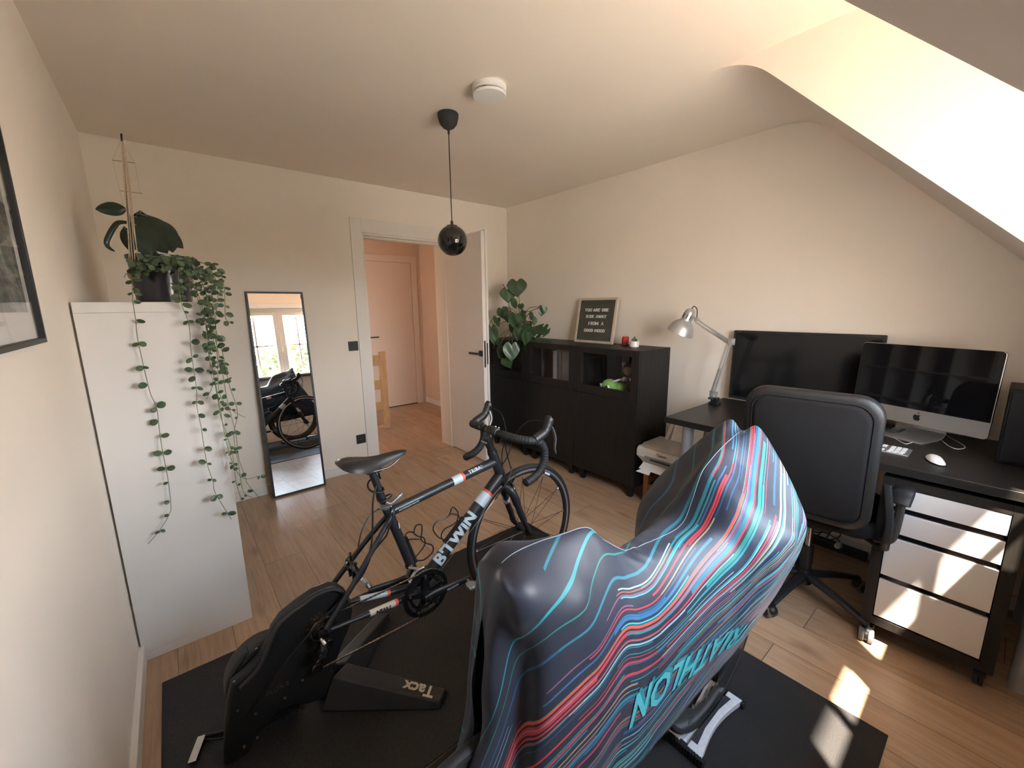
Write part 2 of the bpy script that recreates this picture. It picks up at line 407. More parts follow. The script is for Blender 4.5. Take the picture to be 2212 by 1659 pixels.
lever(leaf, O, (2.142, 3.035, 1.025), (-1,0,0), (0,1,0))
MB(O).box(2.172, 2.182, 2.9845, 2.986, .93, 1.12).box(2.150, 2.166, 2.9985, 3.001, .90, 1.14).build('lock_plate', m_darkst, leaf, smooth=0, label='dark steel lock plate')
# door 2: closed door across the landing
t = thing('door_2', None, None, (2.4, 5.69, 0)); t['kind'] = 'structure'; O = (2.4, 5.69, 0)
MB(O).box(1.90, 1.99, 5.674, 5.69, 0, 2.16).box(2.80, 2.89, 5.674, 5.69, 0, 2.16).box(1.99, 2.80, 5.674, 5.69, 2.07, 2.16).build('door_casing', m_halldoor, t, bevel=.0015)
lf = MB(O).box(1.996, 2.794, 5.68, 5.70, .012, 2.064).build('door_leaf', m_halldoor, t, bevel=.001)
MB(O).box(1.99, 2.80, 5.684, 5.70, 0, .012).build('door_gap', m_black, t, smooth=0)
lever(lf, O, tuple(px(797, 729, y=5.68)), (0,-1,0), (1,0,0))

# window 1: two white casements behind the photographer, seen in the mirror
t = thing('window_1', None, None, (1.415, -.40, .93)); t['kind'] = 'structure'; O = (1.415, -.40, .93)
y0, y1 = -.445, -.385
MB(O).box(WX0, WX0+.03, y0, y1, WZ0, WZ1).box(WX1-.03, WX1, y0, y1, WZ0, WZ1).box(WX0+.03, WX1-.03, y0, y1, WZ0, WZ0+.03).box(WX0+.03, WX1-.03, y0, y1, WZ1-.06, WZ1).build('window_frame', m_trim, t, bevel=.002)
for a, b_, mu in ((0.85, 1.464, 1.13), (1.466, 1.98, 1.745)):
    f = .065 if a < 1 else .075
    s0 = a + (.04 if a < 1 else f); s1 = b_ - (f if a < 1 else .04)
    mb = MB(O); z0, z1 = WZ0+.03, WZ1-.06; g0, g1 = z0+.045, z1-.05
    mb.box(a, s0, y0-.01, y1+.01, z0, z1).box(s1, b_, y0-.01, y1+.01, z0, z1).box(s0, s1, y0-.01, y1+.01, z0, g0).box(s0, s1, y0-.01, y1+.01, g1, z1)
    sash = mb.build('casement', m_trim, t, bevel=.002)
    MB(O).box(mu-.013, mu+.013, -.427, -.403, g0, g1).box(s0, s1, -.427, -.403, 1.458, 1.482).build('glazing_bar', m_trim, sash, smooth=0)
    MB(O).box(s0, s1, -.417, -.413, g0, g1).build('pane', m_winglass, sash, smooth=0)
MB(O).box(1.47, 1.485, y1+.01, y1+.03, 1.38, 1.44).box(1.472, 1.483, y1+.03, y1+.045, 1.36, 1.43).build('window_handle', m_whitep, t, bevel=.003)
MB(O).box(WX0-.03, WX1, -.385, -.217, .952, .978).build('window_sill', mat('grey_stone_sill', (.20,.19,.18), .5), t, bevel=.003)
MB(O).box(WX0-.02, WX1, -.36, -.29, 2.06, 2.13).build('blind_box', m_whitep, t, bevel=.004)

# outside: lawn and a round tree seen through the window in the mirror
m_lawn = mat('gravel_ground', (0.50, 0.42, 0.33), 0.9, var=0.3, scale=2)
struct('floor_garden', MB().box(-40, 40, -60, -3, -3.2, -3.1), m_lawn, smooth=0)

# mats
def mat_rub(name, c, sc_, st):
    b = NB(name); f = b.noise(b.coord(), sc_, 4, 0.7); g = b.noise(b.coord(), 6, 3)
    b.set('Base Color', b.ramp(f, [(0.3, tuple(x*.4 for x in c)), (0.7, tuple(x*1.8 for x in c))])); b.set('Roughness', b.math('ADD', st, b.math('MULTIPLY', g, .15)))
    b.bump(f, 0.5, 0.002); return b.m
m_mat1 = mat_rub('smooth_rubber_mat', (.0135,.012,.0112), 120, .52)
m_mat2 = mat_rub('rough_carpet_mat', (.022,.020,.020), 330, .88)
o = MB((.75, 1.46, 0)).box(-.195, 1.702, 1.004, 1.942, 0.0, .006).build('exercise_mat', m_mat1, None, bevel=.002)
o.location = (.75, 1.46, 0); props(o, 'smooth black floor mat lying under the uncovered road bike and its trainer', 'mat')
o = MB((.75, .55, 0)).box(-.195, 1.694, .088, 1.0, 0.0, .006).build('exercise_mat', m_mat2, None, bevel=.002)
o.location = (.75, .55, 0); props(o, 'rough black floor mat lying under the cloth-covered bike, nearest the desk chair', 'mat')

# switch + socket
def plate(name, label, cat, c, socket):
    t = thing(name, label, cat, c); O = c
    m = frame(c, (1,0,0), (0,0,1))
    MB(O).prism(rrect(-.0405,.0405,-.0405,.0405,.004), 0, .009, m).build('frame', m_black, t, bevel=.0015)
    if socket:
        MB(O).lathe([(.0,.0092),(.019,.0092),(.0195,.0115),(.022,.0115),(.022,.009)], 28, m).build('socket_well', m_blackm, t, smooth=20)
        MB(O).cyl(m@Vector((-.0095,0,.0093)), m@Vector((-.0095,0,.0105)), .0026).cyl(m@Vector((.0095,0,.0093)), m@Vector((.0095,0,.0105)), .0026).build('contact', m_steel, t)
    else:
        MB(O).prism(rrect(-.0235,.0235,-.0235,.0235,.002), .009, .0125, m).build('rocker', m_black, t, bevel=.001)
plate('light_switch', 'square black light switch on the white wall left of the open door', 'switch', (1.202, YB, 1.12), False)
plate('wall_socket', 'square black wall socket low on the wall beside the door frame, behind the saddle', 'socket', (1.204, YB, .288), True)

# ------------------------------------------------------------------ bookcase
t = thing('bookcase', 'tall white open bookcase standing against the left wall, seen from its plain side panel', 'bookcase', (-.06, 2.86, 0)); O = (-.06, 2.86, 0)
bx0, bx1, by0, by1, bz = -.2545, .134, 2.123, 3.598, 1.47
MB(O).box(bx0, bx1, by0, by1, bz-.038, bz).build('top_board', m_white, t, bevel=.0012)
MB(O).box(bx0, bx1, by0, by1, 0, .038).build('bottom_board', m_white, t, bevel=.0012)
for y_ in (by0, by1-.038): MB(O).box(bx0, bx1, y_, y_+.038, .0385, bz-.0385).build('side_panel', m_white, t, bevel=.001)
for k in (1, 2, 3):
    yy = by0 + .038 + k*(by1-by0-.076)/4
    MB(O).box(bx0, bx1-.002, yy-.008, yy+.008, .038, bz-.038).build('divider', m_white, t, smooth=0)
for k in (1, 2, 3):
    zz = .038 + k*(bz-.076)/4
    MB(O).box(bx0, bx1-.003, by0+.038, by1-.038, zz-.008, zz+.008).build('shelf', m_white, t, smooth=0)

# ------------------------------------------------------------------ mirror leaning on the back wall
t = thing('leaning_mirror', 'tall narrow mirror with thin black frame leaning against the white back wall', 'mirror', (.652, 3.50, 0)); O = (.652, 3.50, 0)
L = 1.572; W2 = .193
mm = frame((.652, 3.478, 0.0), (1, .012, 0), (0, .0765, 1.0))
mb = MB(O)
mb.box(-W2, -W2+.014, 0, L, -.022, .006, mm).box(W2-.014, W2, 0, L, -.022, .006, mm).box(-W2+.014, W2-.014, 0, .014, -.022, .006, mm).box(-W2+.014, W2-.014, L-.014, L, -.022, .006, mm)
mb.build('frame', m_black, t, bevel=.001)
MB(O).box(-W2+.014, W2-.014, .014, L-.014, -.004, 0.0, mm).build('mirror_glass', m_mirror, t, smooth=0)
MB(O).box(-W2+.012, W2-.012, .012, L-.012, -.010, -.006, mm).build('backing_board', m_blackm, t, smooth=0)

# ------------------------------------------------------------------ framed picture on the left wall
def pic_mat():
    b = NB('charcoal_print'); P = b.coord(); X, Y, Z = b.sep(P)
    n1 = b.noise(b.scale(P, (1, 1.5, 1)), 7, 6, .6, 1.2)
    n2 = b.noise(b.scale(P, (1, .6, 3)), 25, 4, .6)
    f = b.math('ADD', b.math('MULTIPLY', n1, .7), b.math('MULTIPLY', n2, .3))
    b.set('Base Color', b.ramp(f, [(.35, (.03,.035,.035)), (.5, (.14,.15,.14)), (.62, (.36,.36,.34))])); b.set('Roughness', .6); return b.m
t = thing('framed_picture', 'grey charcoal landscape print in a thin black frame on the left wall', 'picture', (XL, 1.30, 1.36)); O = (XL, 1.30, 1.36)
py0, py1, pz0, pz1 = 1.06, 1.566, 1.362, 2.06
MB(O).box(XL, XL+.02, py0, py1, pz0, pz0+.012).box(XL, XL+.02, py0, py1, pz1-.012, pz1).box(XL, XL+.02, py0, py0+.012, pz0+.012, pz1-.012).box(XL, XL+.02, py1-.012, py1, pz0+.012, pz1-.012).build('frame', m_black, t, bevel=.001)
MB(O).box(XL+.002, XL+.006, py0+.012, py1-.012, pz0+.012, pz1-.012).build('mount_board', m_white, t, smooth=0)
MB(O).box(XL+.006, XL+.0075, py0+.075, py1-.055, pz0+.075, pz1-.075).build('print', pic_mat(), t, smooth=0)
MB(O).box(XL+.012, XL+.014, py0+.012, py1-.012, pz0+.012, pz1-.012).build('glass', m_glass, t, smooth=0)

# ------------------------------------------------------------------ ceiling pieces
c = px(1057, 206, z=2.42); c.z = ZC
t = thing('smoke_detector', 'round white smoke detector on the ceiling', 'smoke detector', c); O = tuple(c)
m = Matrix.Translation(c) @ rotm('X', PI)
MB(O).lathe([(0,0),(.078,0),(.080,.004),(.080,.020),(.074,.024),(0,.024)], 48, m).build('base', m_whitep, t)
MB(O).lathe([(0,.024),(.062,.024),(.062,.034),(0,.034)], 40, m).build('vent_ring', m_blackm, t)
MB(O).lathe([(0,.032),(.070,.032),(.0795,.034),(.0795,.040),(.076,.044),(0,.046)], 48, m).build('cover', m_whitep, t)
c = V(1.298, 2.092, ZC)
t = thing('pendant_lamp', 'black pendant lamp with a glossy glass globe hanging from the ceiling', 'lamp', c); O = tuple(c)
m = Matrix.Translation(c) @ rotm('X', PI)
MB(O).lathe([(0,0),(.053,0),(.056,.004),(.055,.022),(.046,.052),(.030,.070),(.010,.080),(.006,.084),(.0055,.10),(.003,.104),(0,.104)], 36, m).build('ceiling_cup', m_blackm, t)
MB(O).cyl(c+V(0,0,-.10), c+V(.0,0,-.553), .0028, 8).build('cord', m_blackm, t)
g = c + V(0, 0, -.651)
MB(O).lathe([(0,.545),(.007,.546),(.008,.562),(.013,.567),(.030,.570),(.033,.582),(0,.582)], 24, m).build('lamp_holder', m_black, t)
MB(O).ball(g, .083, 48, 32).build('globe', m_blackg, t, label='glossy black glass globe')
# ------------------------------------------------------------------ desk with everything on it
DZt = 0.80
O = (2.52, .47, 0)
t = thing('desk', 'black-brown rectangular desk on round grey legs along the right wall', 'desk', O)
dx0, dx1, dy0, dy1 = 2.150, 2.900, -.285, 1.226
MB(O).box(dx0, dx1, dy0, dy1, DZt-.034, DZt).build('desktop', m_bbh, t, bevel=.0015)
for (lx, ly) in ((dx0+.11, dy1-.09), (dx0+.14, dy0+.10), (dx1-.09, dy1-.09), (dx1-.09, dy0+.09)):
    MB(O).lathe([(0,0),(.0255,0),(.0255,.40),(.0265,.402),(.0265,.405),(.031,.407),(.031,DZt-.045),(.045,DZt-.042),(.045,DZt-.0345),(0,DZt-.0345)], 28, Matrix.Translation((lx, ly, 0))).build('leg', m_legp, t)

# drawer unit under the desk
fx = 2.165; y0_, y1_ = -.118, .262; ux1 = fx + .50
O = (2.40, .07, 0)
t = thing('drawer_unit', 'black drawer unit on casters with four white drawer fronts under the desk', 'drawer unit', O)
mb = MB(O); zb, zt = .085, .745
mb.box(fx, ux1, y0_, y0_+.036, zb, zt).box(fx, ux1, y1_-.036, y1_, zb, zt).box(fx, ux1, y0_+.036, y1_-.036, zt-.036, zt).box(fx, ux1, y0_+.036, y1_-.036, zb, zb+.036).box(ux1-.01, ux1, y0_+.036, y1_-.036, zb+.036, zt-.036)
mb.build('body', m_bb, t, bevel=.001)
zs = ((.628, .706), (.516, .604), (.322, .492), (.128, .298))
for k, (za, zc) in enumerate(zs):
    d = MB(O).box(fx+.002, fx+.018, y0_+.039, y1_-.039, za, zc).build('drawer', m_white, t, bevel=.001)
    MB(O).box(fx+.018, ux1-.03, y0_+.045, y1_-.045, za+.004, zc-.012).build('drawer_box', m_bb, d, smooth=0)
    if k < 3: MB(O).box(fx+.010, fx+.018, y0_+.045, y1_-.045, za-.022, za+.0).build('pull_rail', m_blackg, d, bevel=.001)
for (cx_, cy_) in ((fx+.05, y1_-.03), (fx+.05, y0_+.03), (ux1-.05, y1_-.03), (ux1-.05, y0_+.03)):
    mb = MB(O)
    mb.cyl((cx_, cy_-.013, .0275), (cx_, cy_-.002, .0275), .027, 20).cyl((cx_, cy_+.002, .0275), (cx_, cy_+.013, .0275), .027, 20)
    mb.box(cx_-.02, cx_+.012, cy_-.016, cy_+.016, .045, .062).box(cx_-.01, cx_+.01, cy_-.002, cy_+.002, .03, .05).cyl((cx_, cy_, .058), (cx_, cy_, zb), .012, 12)
    mb.build('caster', m_darkst if cy_ > .1 and cx_ < 2.3 else m_black, t, bevel=.001)

# wall monitor
O = (2.80, .76, DZt)
t = thing('monitor', 'wide black monitor with thin bezel standing at the back of the desk behind the chair', 'monitor', O)
m_screen = NB('dark_screen'); m_screen.set('Base Color', (.006,.006,.007)); m_screen.set('Roughness', .12); m_screen.bump(m_screen.noise(m_screen.coord(), 900, 2), .02, .0005); m_screen = m_screen.m
mf = frame((2.765, .769, 1.052), (.03, -1, 0), (.0, 0, 1)) @ rotm('X', 0.0)
# local x runs to -y (right in view), y up, z towards the room
def fr(c, xd, up, nrm):
    m_ = Matrix((Vector(xd).normalized(), Vector(up).normalized(), Vector(nrm).normalized())).transposed().to_4x4(); m_.translation = Vector(c); return m_
mf = fr((2.858, .795, 1.044), (.02, -1, 0), (0, 0, 1), (-1, -.02, 0))
w2, h2 = .3765, .2243
MB(O).prism(rrect(-w2, w2, -h2, h2, .006), -.022, .0, mf).prism(rrect(-.2, .2, -.13, .13, .02), -.036, -.022, mf).build('housing', m_black, t, bevel=.002)
MB(O).box(-w2+.016, w2-.016, -h2+.018, h2-.016, 0, .0008, mf).build('screen', m_screen, t, smooth=0)
MB(O).box(-.03, .03, -h2-.018, -.05, -.048, -.0365, mf).build('stand_neck', m_black, t, bevel=.003)
MB(O).prism(rrect(2.74, 2.905, .67, .92, .03), DZt+.0005, DZt+.012).build('stand_base', m_black, t, bevel=.003)
m_faint = mat('faint_grey_print', (.10,.10,.10), .5)
lettering('logo', 'iiyama', mf @ Matrix.Translation((-w2+.035, h2-.009, .0003)), m_faint, t, .010, O)
lettering('model_print', 'ProLite XB3270QS', mf @ Matrix.Translation((w2-.055, h2-.009, .0003)), m_faint, t, .008, O)

# all-in-one computer, turned towards the chair
A = V(2.775, .500, 0); Bp = V(2.598, .010, 0); ctr = (A+Bp)/2; xd = (Bp-A).normalized(); nr = V(xd.y, -xd.x, 0)
if nr.x > 0: nr = -nr
W_ = (A-Bp).length/2
O = (ctr.x, ctr.y, DZt)
t = thing('computer', 'silver and black all-in-one computer on the desk, right of the wide monitor', 'computer', O)
up = (V(0,0,1) - nr*0.06).normalized(); nn = xd.cross(up); nn = nn if nn.dot(nr) > 0 else -nn
zt_, zb_ = 1.236, .862
mi = fr((ctr.x, ctr.y, (zt_+zb_)/2), xd, up, nn); H_ = (zt_-zb_)/2
mb = MB(O); out = rrect(-W_, W_, -H_, H_, .016)
mb.prism(out, -.012, 0, mi).prism(rrect(-W_+.03, W_-.03, -H_+.03, H_-.03, .05), -.03, -.012, mi)
mb.build('housing', m_alu, t, bevel=.002, label='silver aluminium housing with a broad chin')
chin = -H_ + .074
m_gl = NB('front_glass'); m_gl.set('Base Color', (.005,.005,.006)); m_gl.set('Roughness', .03); m_gl = m_gl.m
MB(O).prism(arc((W_-.018, H_-.018), .016, 0, PI/2, 5)+arc((-W_+.018, H_-.018), .016, PI/2, PI, 5)+[(-W_+.002, chin), (W_-.002, chin)], .0, .0016, mi).build('front_glass', m_gl, t, smooth=0)
MB(O).box(-W_+.024, W_-.024, chin+.004, H_-.026, .0016, .0019, mi).build('screen', m_gl, t, smooth=0)
# fruit emblem
def apple_pts(s):
    P = [(0,.36),(-.10,.41),(-.24,.44),(-.38,.38),(-.47,.24),(-.49,.06),(-.46,-.12),(-.39,-.30),(-.29,-.44),(-.19,-.51),(-.09,-.50),(0,-.46),(.09,-.50),(.19,-.51),(.29,-.44),(.38,-.31),(.45,-.16),
         (.36,-.09),(.29,.03),(.28,.15),(.33,.27),(.43,.34),(.35,.41),(.24,.44),(.10,.41)]
    return [(x_*s, y_*s) for x_, y_ in P]
lf = [(0,.56),(.02,.72),(.12,.84),(.22,.86),(.20,.72),(.10,.60)]
em = mi @ Matrix.Translation((.018, chin-.036, 0))
MB(O).prism(apple_pts(.030), 0, .0006, em).prism([(a*.030, b*.030) for a, b in lf], 0, .0006, em).build('emblem', m_blackg, t, smooth=0)
pts = []
for (a, z_) in ((.10, DZt+.003), (.06, DZt+.003), (-.02, DZt+.004), (-.06, DZt+.012), (-.075, DZt+.03), (-.065, DZt+.09), (-.045, DZt+.17), (-.035, DZt+.22)):
    pts.append((a, z_))
mb = MB(O); L_ = [V(ctr.x, ctr.y, 0) + nr*a + xd*.095*s_ + V(0,0,z_) for s_ in (-1, 1) for (a, z_) in pts]
n_ = len(pts); mb.add(L_, [(i, i+1, n_+i+1, n_+i) for i in range(n_-1)])
mb.build('stand_foot', m_alu, t, solid=.006, bevel=.001)

# keyboard: white keys on an aluminium tray
kc = px(1935, 972, z=DZt)
O = (2.40, .40, DZt)
t = thing('keyboard', 'slim white and silver keyboard lying on the desk beside the white mouse', 'keyboard', O)
kx0, kx1, ky1, ky0 = 2.312, 2.428, .640, .214
mk = Matrix.Translation((0,0,0))
MB(O).prism(rrect(kx0, kx1, ky0, ky1, .006), DZt+.0005, DZt+.006).build('tray', m_alu, t, bevel=.001)
rows = 6; px_ = (kx1-kx0-.008)/rows
for r_ in range(rows):
    x_a = kx0+.004+r_*px_; y_ = ky1-.005
    j = 0
    while y_ > ky0+.012:
        wd = .0178
        if r_ == 0 and 4 <= j <= 4: wd = .088
        gap = .010 if (abs(y_-.355) < .012 or abs(y_-.295) < .011) else 0
        y_ -= gap
        if y_-wd < ky0+.003: break
        if not (r_ in (2, 3) and .30 < y_ < .35):
            MB(O).box(x_a+.0012, x_a+px_-.0012, y_-wd+.0014, y_-.0014, DZt+.006, DZt+.0085).build('key', m_whitep, t, bevel=.0006, seg=1)
        y_ -= wd+.0007; j += 1
# mouse
c = px(2021, 992, z=DZt+.01); O = (c.x, c.y, DZt)
mb = MB(O); R = []
for i in range(13):
    a = -1 + 2*i/12; row = []
    w_ = .029*math.sqrt(max(0, 1-abs(a)**2.6)); 
    for k in range(11):
        b_ = -1 + 2*k/10
        h_ = .021*(1-abs(a)**2.4)*(1-abs(b_)**3)*(.92-.2*a)
        row.append(Vector((c.x - a*.0555*math.cos(.25) + b_*w_*math.sin(.25), c.y + a*.0555*math.sin(.25)*-1 + b_*w_*math.cos(.25), DZt+.0035+h_)))
    R.append(row)
mb.grid(R); o = mb.build('computer_mouse', m_whitep, None, solid=.003, subdiv=1, smooth=60); o.location = O
props(o, 'smooth white computer mouse on the dark desk right of the keyboard', 'mouse')
# cables on the desk
def cable(name, label, pts, r, m_, n=10, cat='cable'):
    O = Vector(pts[0]); o = MB(O).tube(spline(pts, n), r, 8).build(name, m_, None, smooth=60); o.location = O
    return props(o, label, cat)
zc_ = DZt+.003
cable('white_cable', 'thin white cable looping across the desk in front of the computer', [px(a, b, z=zc_+dz) for a, b, dz in ((1880,928,.01),(1903,931,0),(1930,945,0),(1953,958,0),(1966,957,.0),(1990,946,0),(2012,941,.0),(2030,948,0),(2050,964,0),(2070,970,0),(2085,966,0),(2070,955,0),(2048,943,0),(2037,933,.004))], .0016, m_whitep)
for k in range(4):
    cable('black_cable', ('thin black cable lying farthest back in the bunch left of the computer foot', 'thin black cable second from the back in the bunch left of the computer foot', 'thin black cable third from the back in the bunch left of the computer foot', 'thin black cable nearest the keyboard in the bunch left of the computer foot')[k], [px(1880, 900+7*k, z=zc_+.01), px(1905, 912+5*k, z=zc_+.005*k), px(1935, 925+3*k, z=zc_+.004), px(1955, 922+2*k, z=zc_+.012)], .003, m_blackm)['group'] = 'black cables behind the keyboard'
# loudspeaker at the right edge
m_spk = mat('speaker_black', (.008,.008,.009), .6, spec=.2)
O = (2.60, -.10, DZt)
t = thing('loudspeaker', 'black box loudspeaker at the right end of the desk', 'speaker', O)
MB(O).box(2.50, 2.72, -.20, -.018, DZt+.0005, 1.10).build('cabinet', m_spk, t, bevel=.004)
MB(O).box(2.494, 2.4995, -.192, -.026, DZt+.012, 1.09).build('grille', m_spk, t, bevel=.002)

# spring-arm lamp clamped to the desk corner
bp = px(1542, 868, z=DZt); bp.x = 2.70; 
bp = V(2.668, 1.178, DZt)
X0 = 2.668
O = tuple(bp)
t = thing('desk_lamp', 'silver spring-arm desk lamp clamped to the left corner of the desk', 'lamp', O)
mb = MB(O); mb.prism(rrect(bp.x-.028, bp.x+.028, bp.y-.03, bp.y+.03, .006), DZt+.0005, DZt+.016).prism([(bp.x-.02, bp.y-.02), (bp.x+.02, bp.y-.02), (bp.x+.02, bp.y+.02), (bp.x-.02, bp.y+.02)], DZt+.016, DZt+.045)
mb.cyl(bp+V(-.03,0,.04), bp+V(-.05,.02,.045), .007)
mb.build('clamp', m_black, t, bevel=.002)
P0 = px(1541, 852, x=X0); P1 = px(1580, 738, x=X0); P2 = px(1505, 690, x=X0)
P0.z = DZt+.055
mb = MB(O); mb.cyl((bp.x, bp.y, DZt+.045), P0, .007); mb.prism([(-.022,-.016),(.022,-.016),(.026,.03),(-.026,.03)], -.006, .006, fr(P0, (0,-1,0), (0,0,1), (-1,0,0)))
mb.cyl(P0+V(-.012,0,0), P0+V(.012,0,0), .012); mb.build('base_joint', m_silver, t, bevel=.001)
def arm(a, b, name, side):
    d = (b-a).normalized(); n_ = V(0, d.z, -d.y)
    if n_.z > 0: n_ = -n_
    mb = MB(O)
    for s_ in (0, 1):
        q = n_*(.020*s_)
        mb.cyl(a+q*side, b+q*side, .0052, 8)
    part = mb.build(name, m_silver, t)
    h = []
    for s_ in (-.012, .012):
        A_ = a + d*.02 + V(s_,0,0) + n_*.012*side; B_ = a + (b-a)*.52 + V(s_,0,0) + n_*.010*side
        n__ = 46; pts_ = []
        for k in range(n__*4):
            f_ = k/(n__*4-1); an = 2*PI*n__*f_*.5
            c_ = A_+(B_-A_)*f_; pts_.append(c_ + n_*(math.cos(an)*.0045) + V(math.sin(an)*.0045,0,0))
        MB(O).tube(pts_, .0011, 5).build('spring', m_steel, part)
    return part
arm(P0, P1, 'lower_arm', -1); arm(P1, P2, 'upper_arm', 1)
mb = MB(O); mb.cyl(P1+V(-.016,0,0), P1+V(.016,0,0), .014).prism([(-.02,-.02),(.02,-.02),(.02,.02),(-.02,.02)], -.004, .004, fr(P1, (0,-1,0), (0,0,1), (-1,0,0)))
mb.cyl(P2+V(-.016,0,0), P2+V(.016,0,0), .013); mb.build('elbow_joint', m_silver, t, bevel=.001)
top = px(1494, 668, x=X0); ax = (px(1470, 722, x=X0) - top).normalized(); ax = (ax + V(-.12, 0, 0)).normalized()
mh = axm(top, ax)
k_ = 1.0
prof = [(0.002,0),(.016,.0),(.022,.004),(.030,.014),(.033,.030),(.034,.075),(.037,.080),(.040,.084),(.058,.098),(.074,.122),(.083,.150),(.0865,.172)]
sh = MB(O).lathe(prof, 40, mh).lathe([(.0865,.172),(.0845,.170),(.081,.150),(.072,.124),(.056,.101),(.036,.088),(.02,.086)], 40, mh).build('lamp_shade', m_silver, t)
for k in range(9):
    a = 2*PI*k/9
    m_ = mh @ rotm('Z', a) @ Matrix.Translation((.0335, 0, .052)) @ rotm('Y', PI/2)
    MB(O).prism(rrect(-.016,.016,-.0028,.0028,.0026,3), -.001, .0012, m_).build('vent_slot', m_black, sh, smooth=0)
MB(O).ball(top+ax*.128, .030, 20, 12, 1, 1, 1).cyl(top+ax*.08, top+ax*.11, .017).build('bulb', mat('frosted_bulb', (.75,.74,.70), .25), t)
MB(O).tube(spline([top-ax*.002, top-ax*.02+V(0,-.006,0), top+V(.0,-.036,.0), P2+V(0,.0,.012), P2], 8), .003, 8).build('cable', m_black, t)
MB(O).cyl(top+ax*.05+V(0,-.034,-.0), P2, .009).build('head_joint', m_silver, t)

# ------------------------------------------------------------------ office chair
C0 = V(2.285, .505, 0); O = tuple(C0)
t = thing('office_chair', 'black office chair on a five-star base pushed to the desk, seen from behind', 'chair', O)
m_fab = mat('chair_fabric', (.0155,.0135,.0135), .9, var=.12, scale=300, bump=.15, bscale=500, spec=.15)
m_lth = mat('black_leatherette', (.013,.012,.012), .5, var=.1, bump=.25, bscale=220)
fx_ = V(1, .10, 0).normalized(); sy_ = V(-fx_.y, fx_.x, 0)     # forward (to desk), left
for k, deg in enumerate((172, 246, 325, 30, 102)):
    a = math.radians(deg); d = V(math.cos(a), math.sin(a), 0); e_ = C0 + d*.295
    leg = MB(O).tube([C0+V(0,0,.115)+d*.02, C0+d*.16+V(0,0,.100), e_+V(0,0,.072)], [.024,.020,.015], 10, flat=.75).build('base_leg', m_black, t, bevel=0)
    cst = e_ + V(0,0,.028); s_ = V(-d.y, d.x, 0)
    a2 = math.radians(deg*1.7+40); s_ = V(math.cos(a2), math.sin(a2), 0); off_ = V(-s_.y, s_.x, 0)*.012
    wh = MB(O).cyl(cst+off_-s_*.025, cst+off_-s_*.006, .028, 24).cyl(cst+off_+s_*.006, cst+off_+s_*.025, .028, 24).build('caster_wheel', mat('grey_tread', (.16,.15,.15), .6) if k == 0 else bpy.data.materials['grey_tread'], leg, bevel=.003)
    MB(O).cyl(cst+off_-s_*.0262, cst+off_-s_*.0255, .019, 20).cyl(cst+off_+s_*.0255, cst+off_+s_*.0262, .019, 20).cyl(cst+off_+V(0,0,.0)-s_*.005, cst+off_+s_*.005, .024, 16).build('wheel_hub', m_black, wh)
    hd = MB(O).cyl(cst+V(0,0,.01), e_+V(0,0,.074), .008, 10); hd.ball(cst+V(0,0,.012), .026, 16, 8, 1, 1, .8).build('caster_fork', m_black, leg)
MB(O).cyl(C0+V(0,0,.07), C0+V(0,0,.145), .032, 24).cyl(C0+V(0,0,.145), C0+V(0,0,.27), .026, 24).build('column_sleeve', m_black, t, bevel=.002)
MB(O).cyl(C0+V(0,0,.27), C0+V(0,0,.42), .014, 20).build('gas_column', m_steel, t)
def chf(v): return C0 + fx_*v[0] + sy_*v[1] + V(0,0,v[2])
mc = fr(C0, fx_, sy_, (0,0,1))
MB(O).prism(rrect(-.12,.12,-.09,.09,.02), .415, .455, mc).build('mechanism', m_black, t, bevel=.004)
MB(O).prism(rrect(-.20,.27,-.25,.25,.09,8), .46, .53, mc).build('seat', m_fab, t, bevel=.025, seg=4)
# backrest: rounded panel leaning back a little
BC = chf((-.265, .02, .80)); bu = (V(0,0,1) - fx_*.12).normalized(); bn = (sy_.cross(bu)).normalized()
if bn.dot(fx_) > 0: bn = -bn
mbk = fr(BC, -sy_, bu, bn)
hw, hh = .236, .288
def back_panel(w2_, h2_, r, z0, z1, bulge):
    mb = MB(O); P = rrect(-w2_, w2_, -h2_, h2_, r, 10); rings = []
    for (s_, z_) in ((.0, z0-bulge*.0), (.90, z0-bulge*.0), (.97, z0+.003), (1.0, z0+.012), (1.0, z1-.012), (.97, z1-.003), (.90, z1), (0, z1)):
        rings.append([mbk @ V(p_[0]*s_ if s_ < .9 else (p_[0]-math.copysign((1-s_)*.2, p_[0])), p_[1]*s_ if s_ < .9 else (p_[1]-math.copysign((1-s_)*.2, p_[1])), z_) for p_ in P])
    mb.grid(rings, True); return mb
back_panel(hw, hh, .085, -.032, .022, 0).build('backrest', m_lth, t, smooth=50)
back_panel(hw-.030, hh-.030, .065, .016, .030, 0).build('back_shell', m_fab, t, smooth=50)
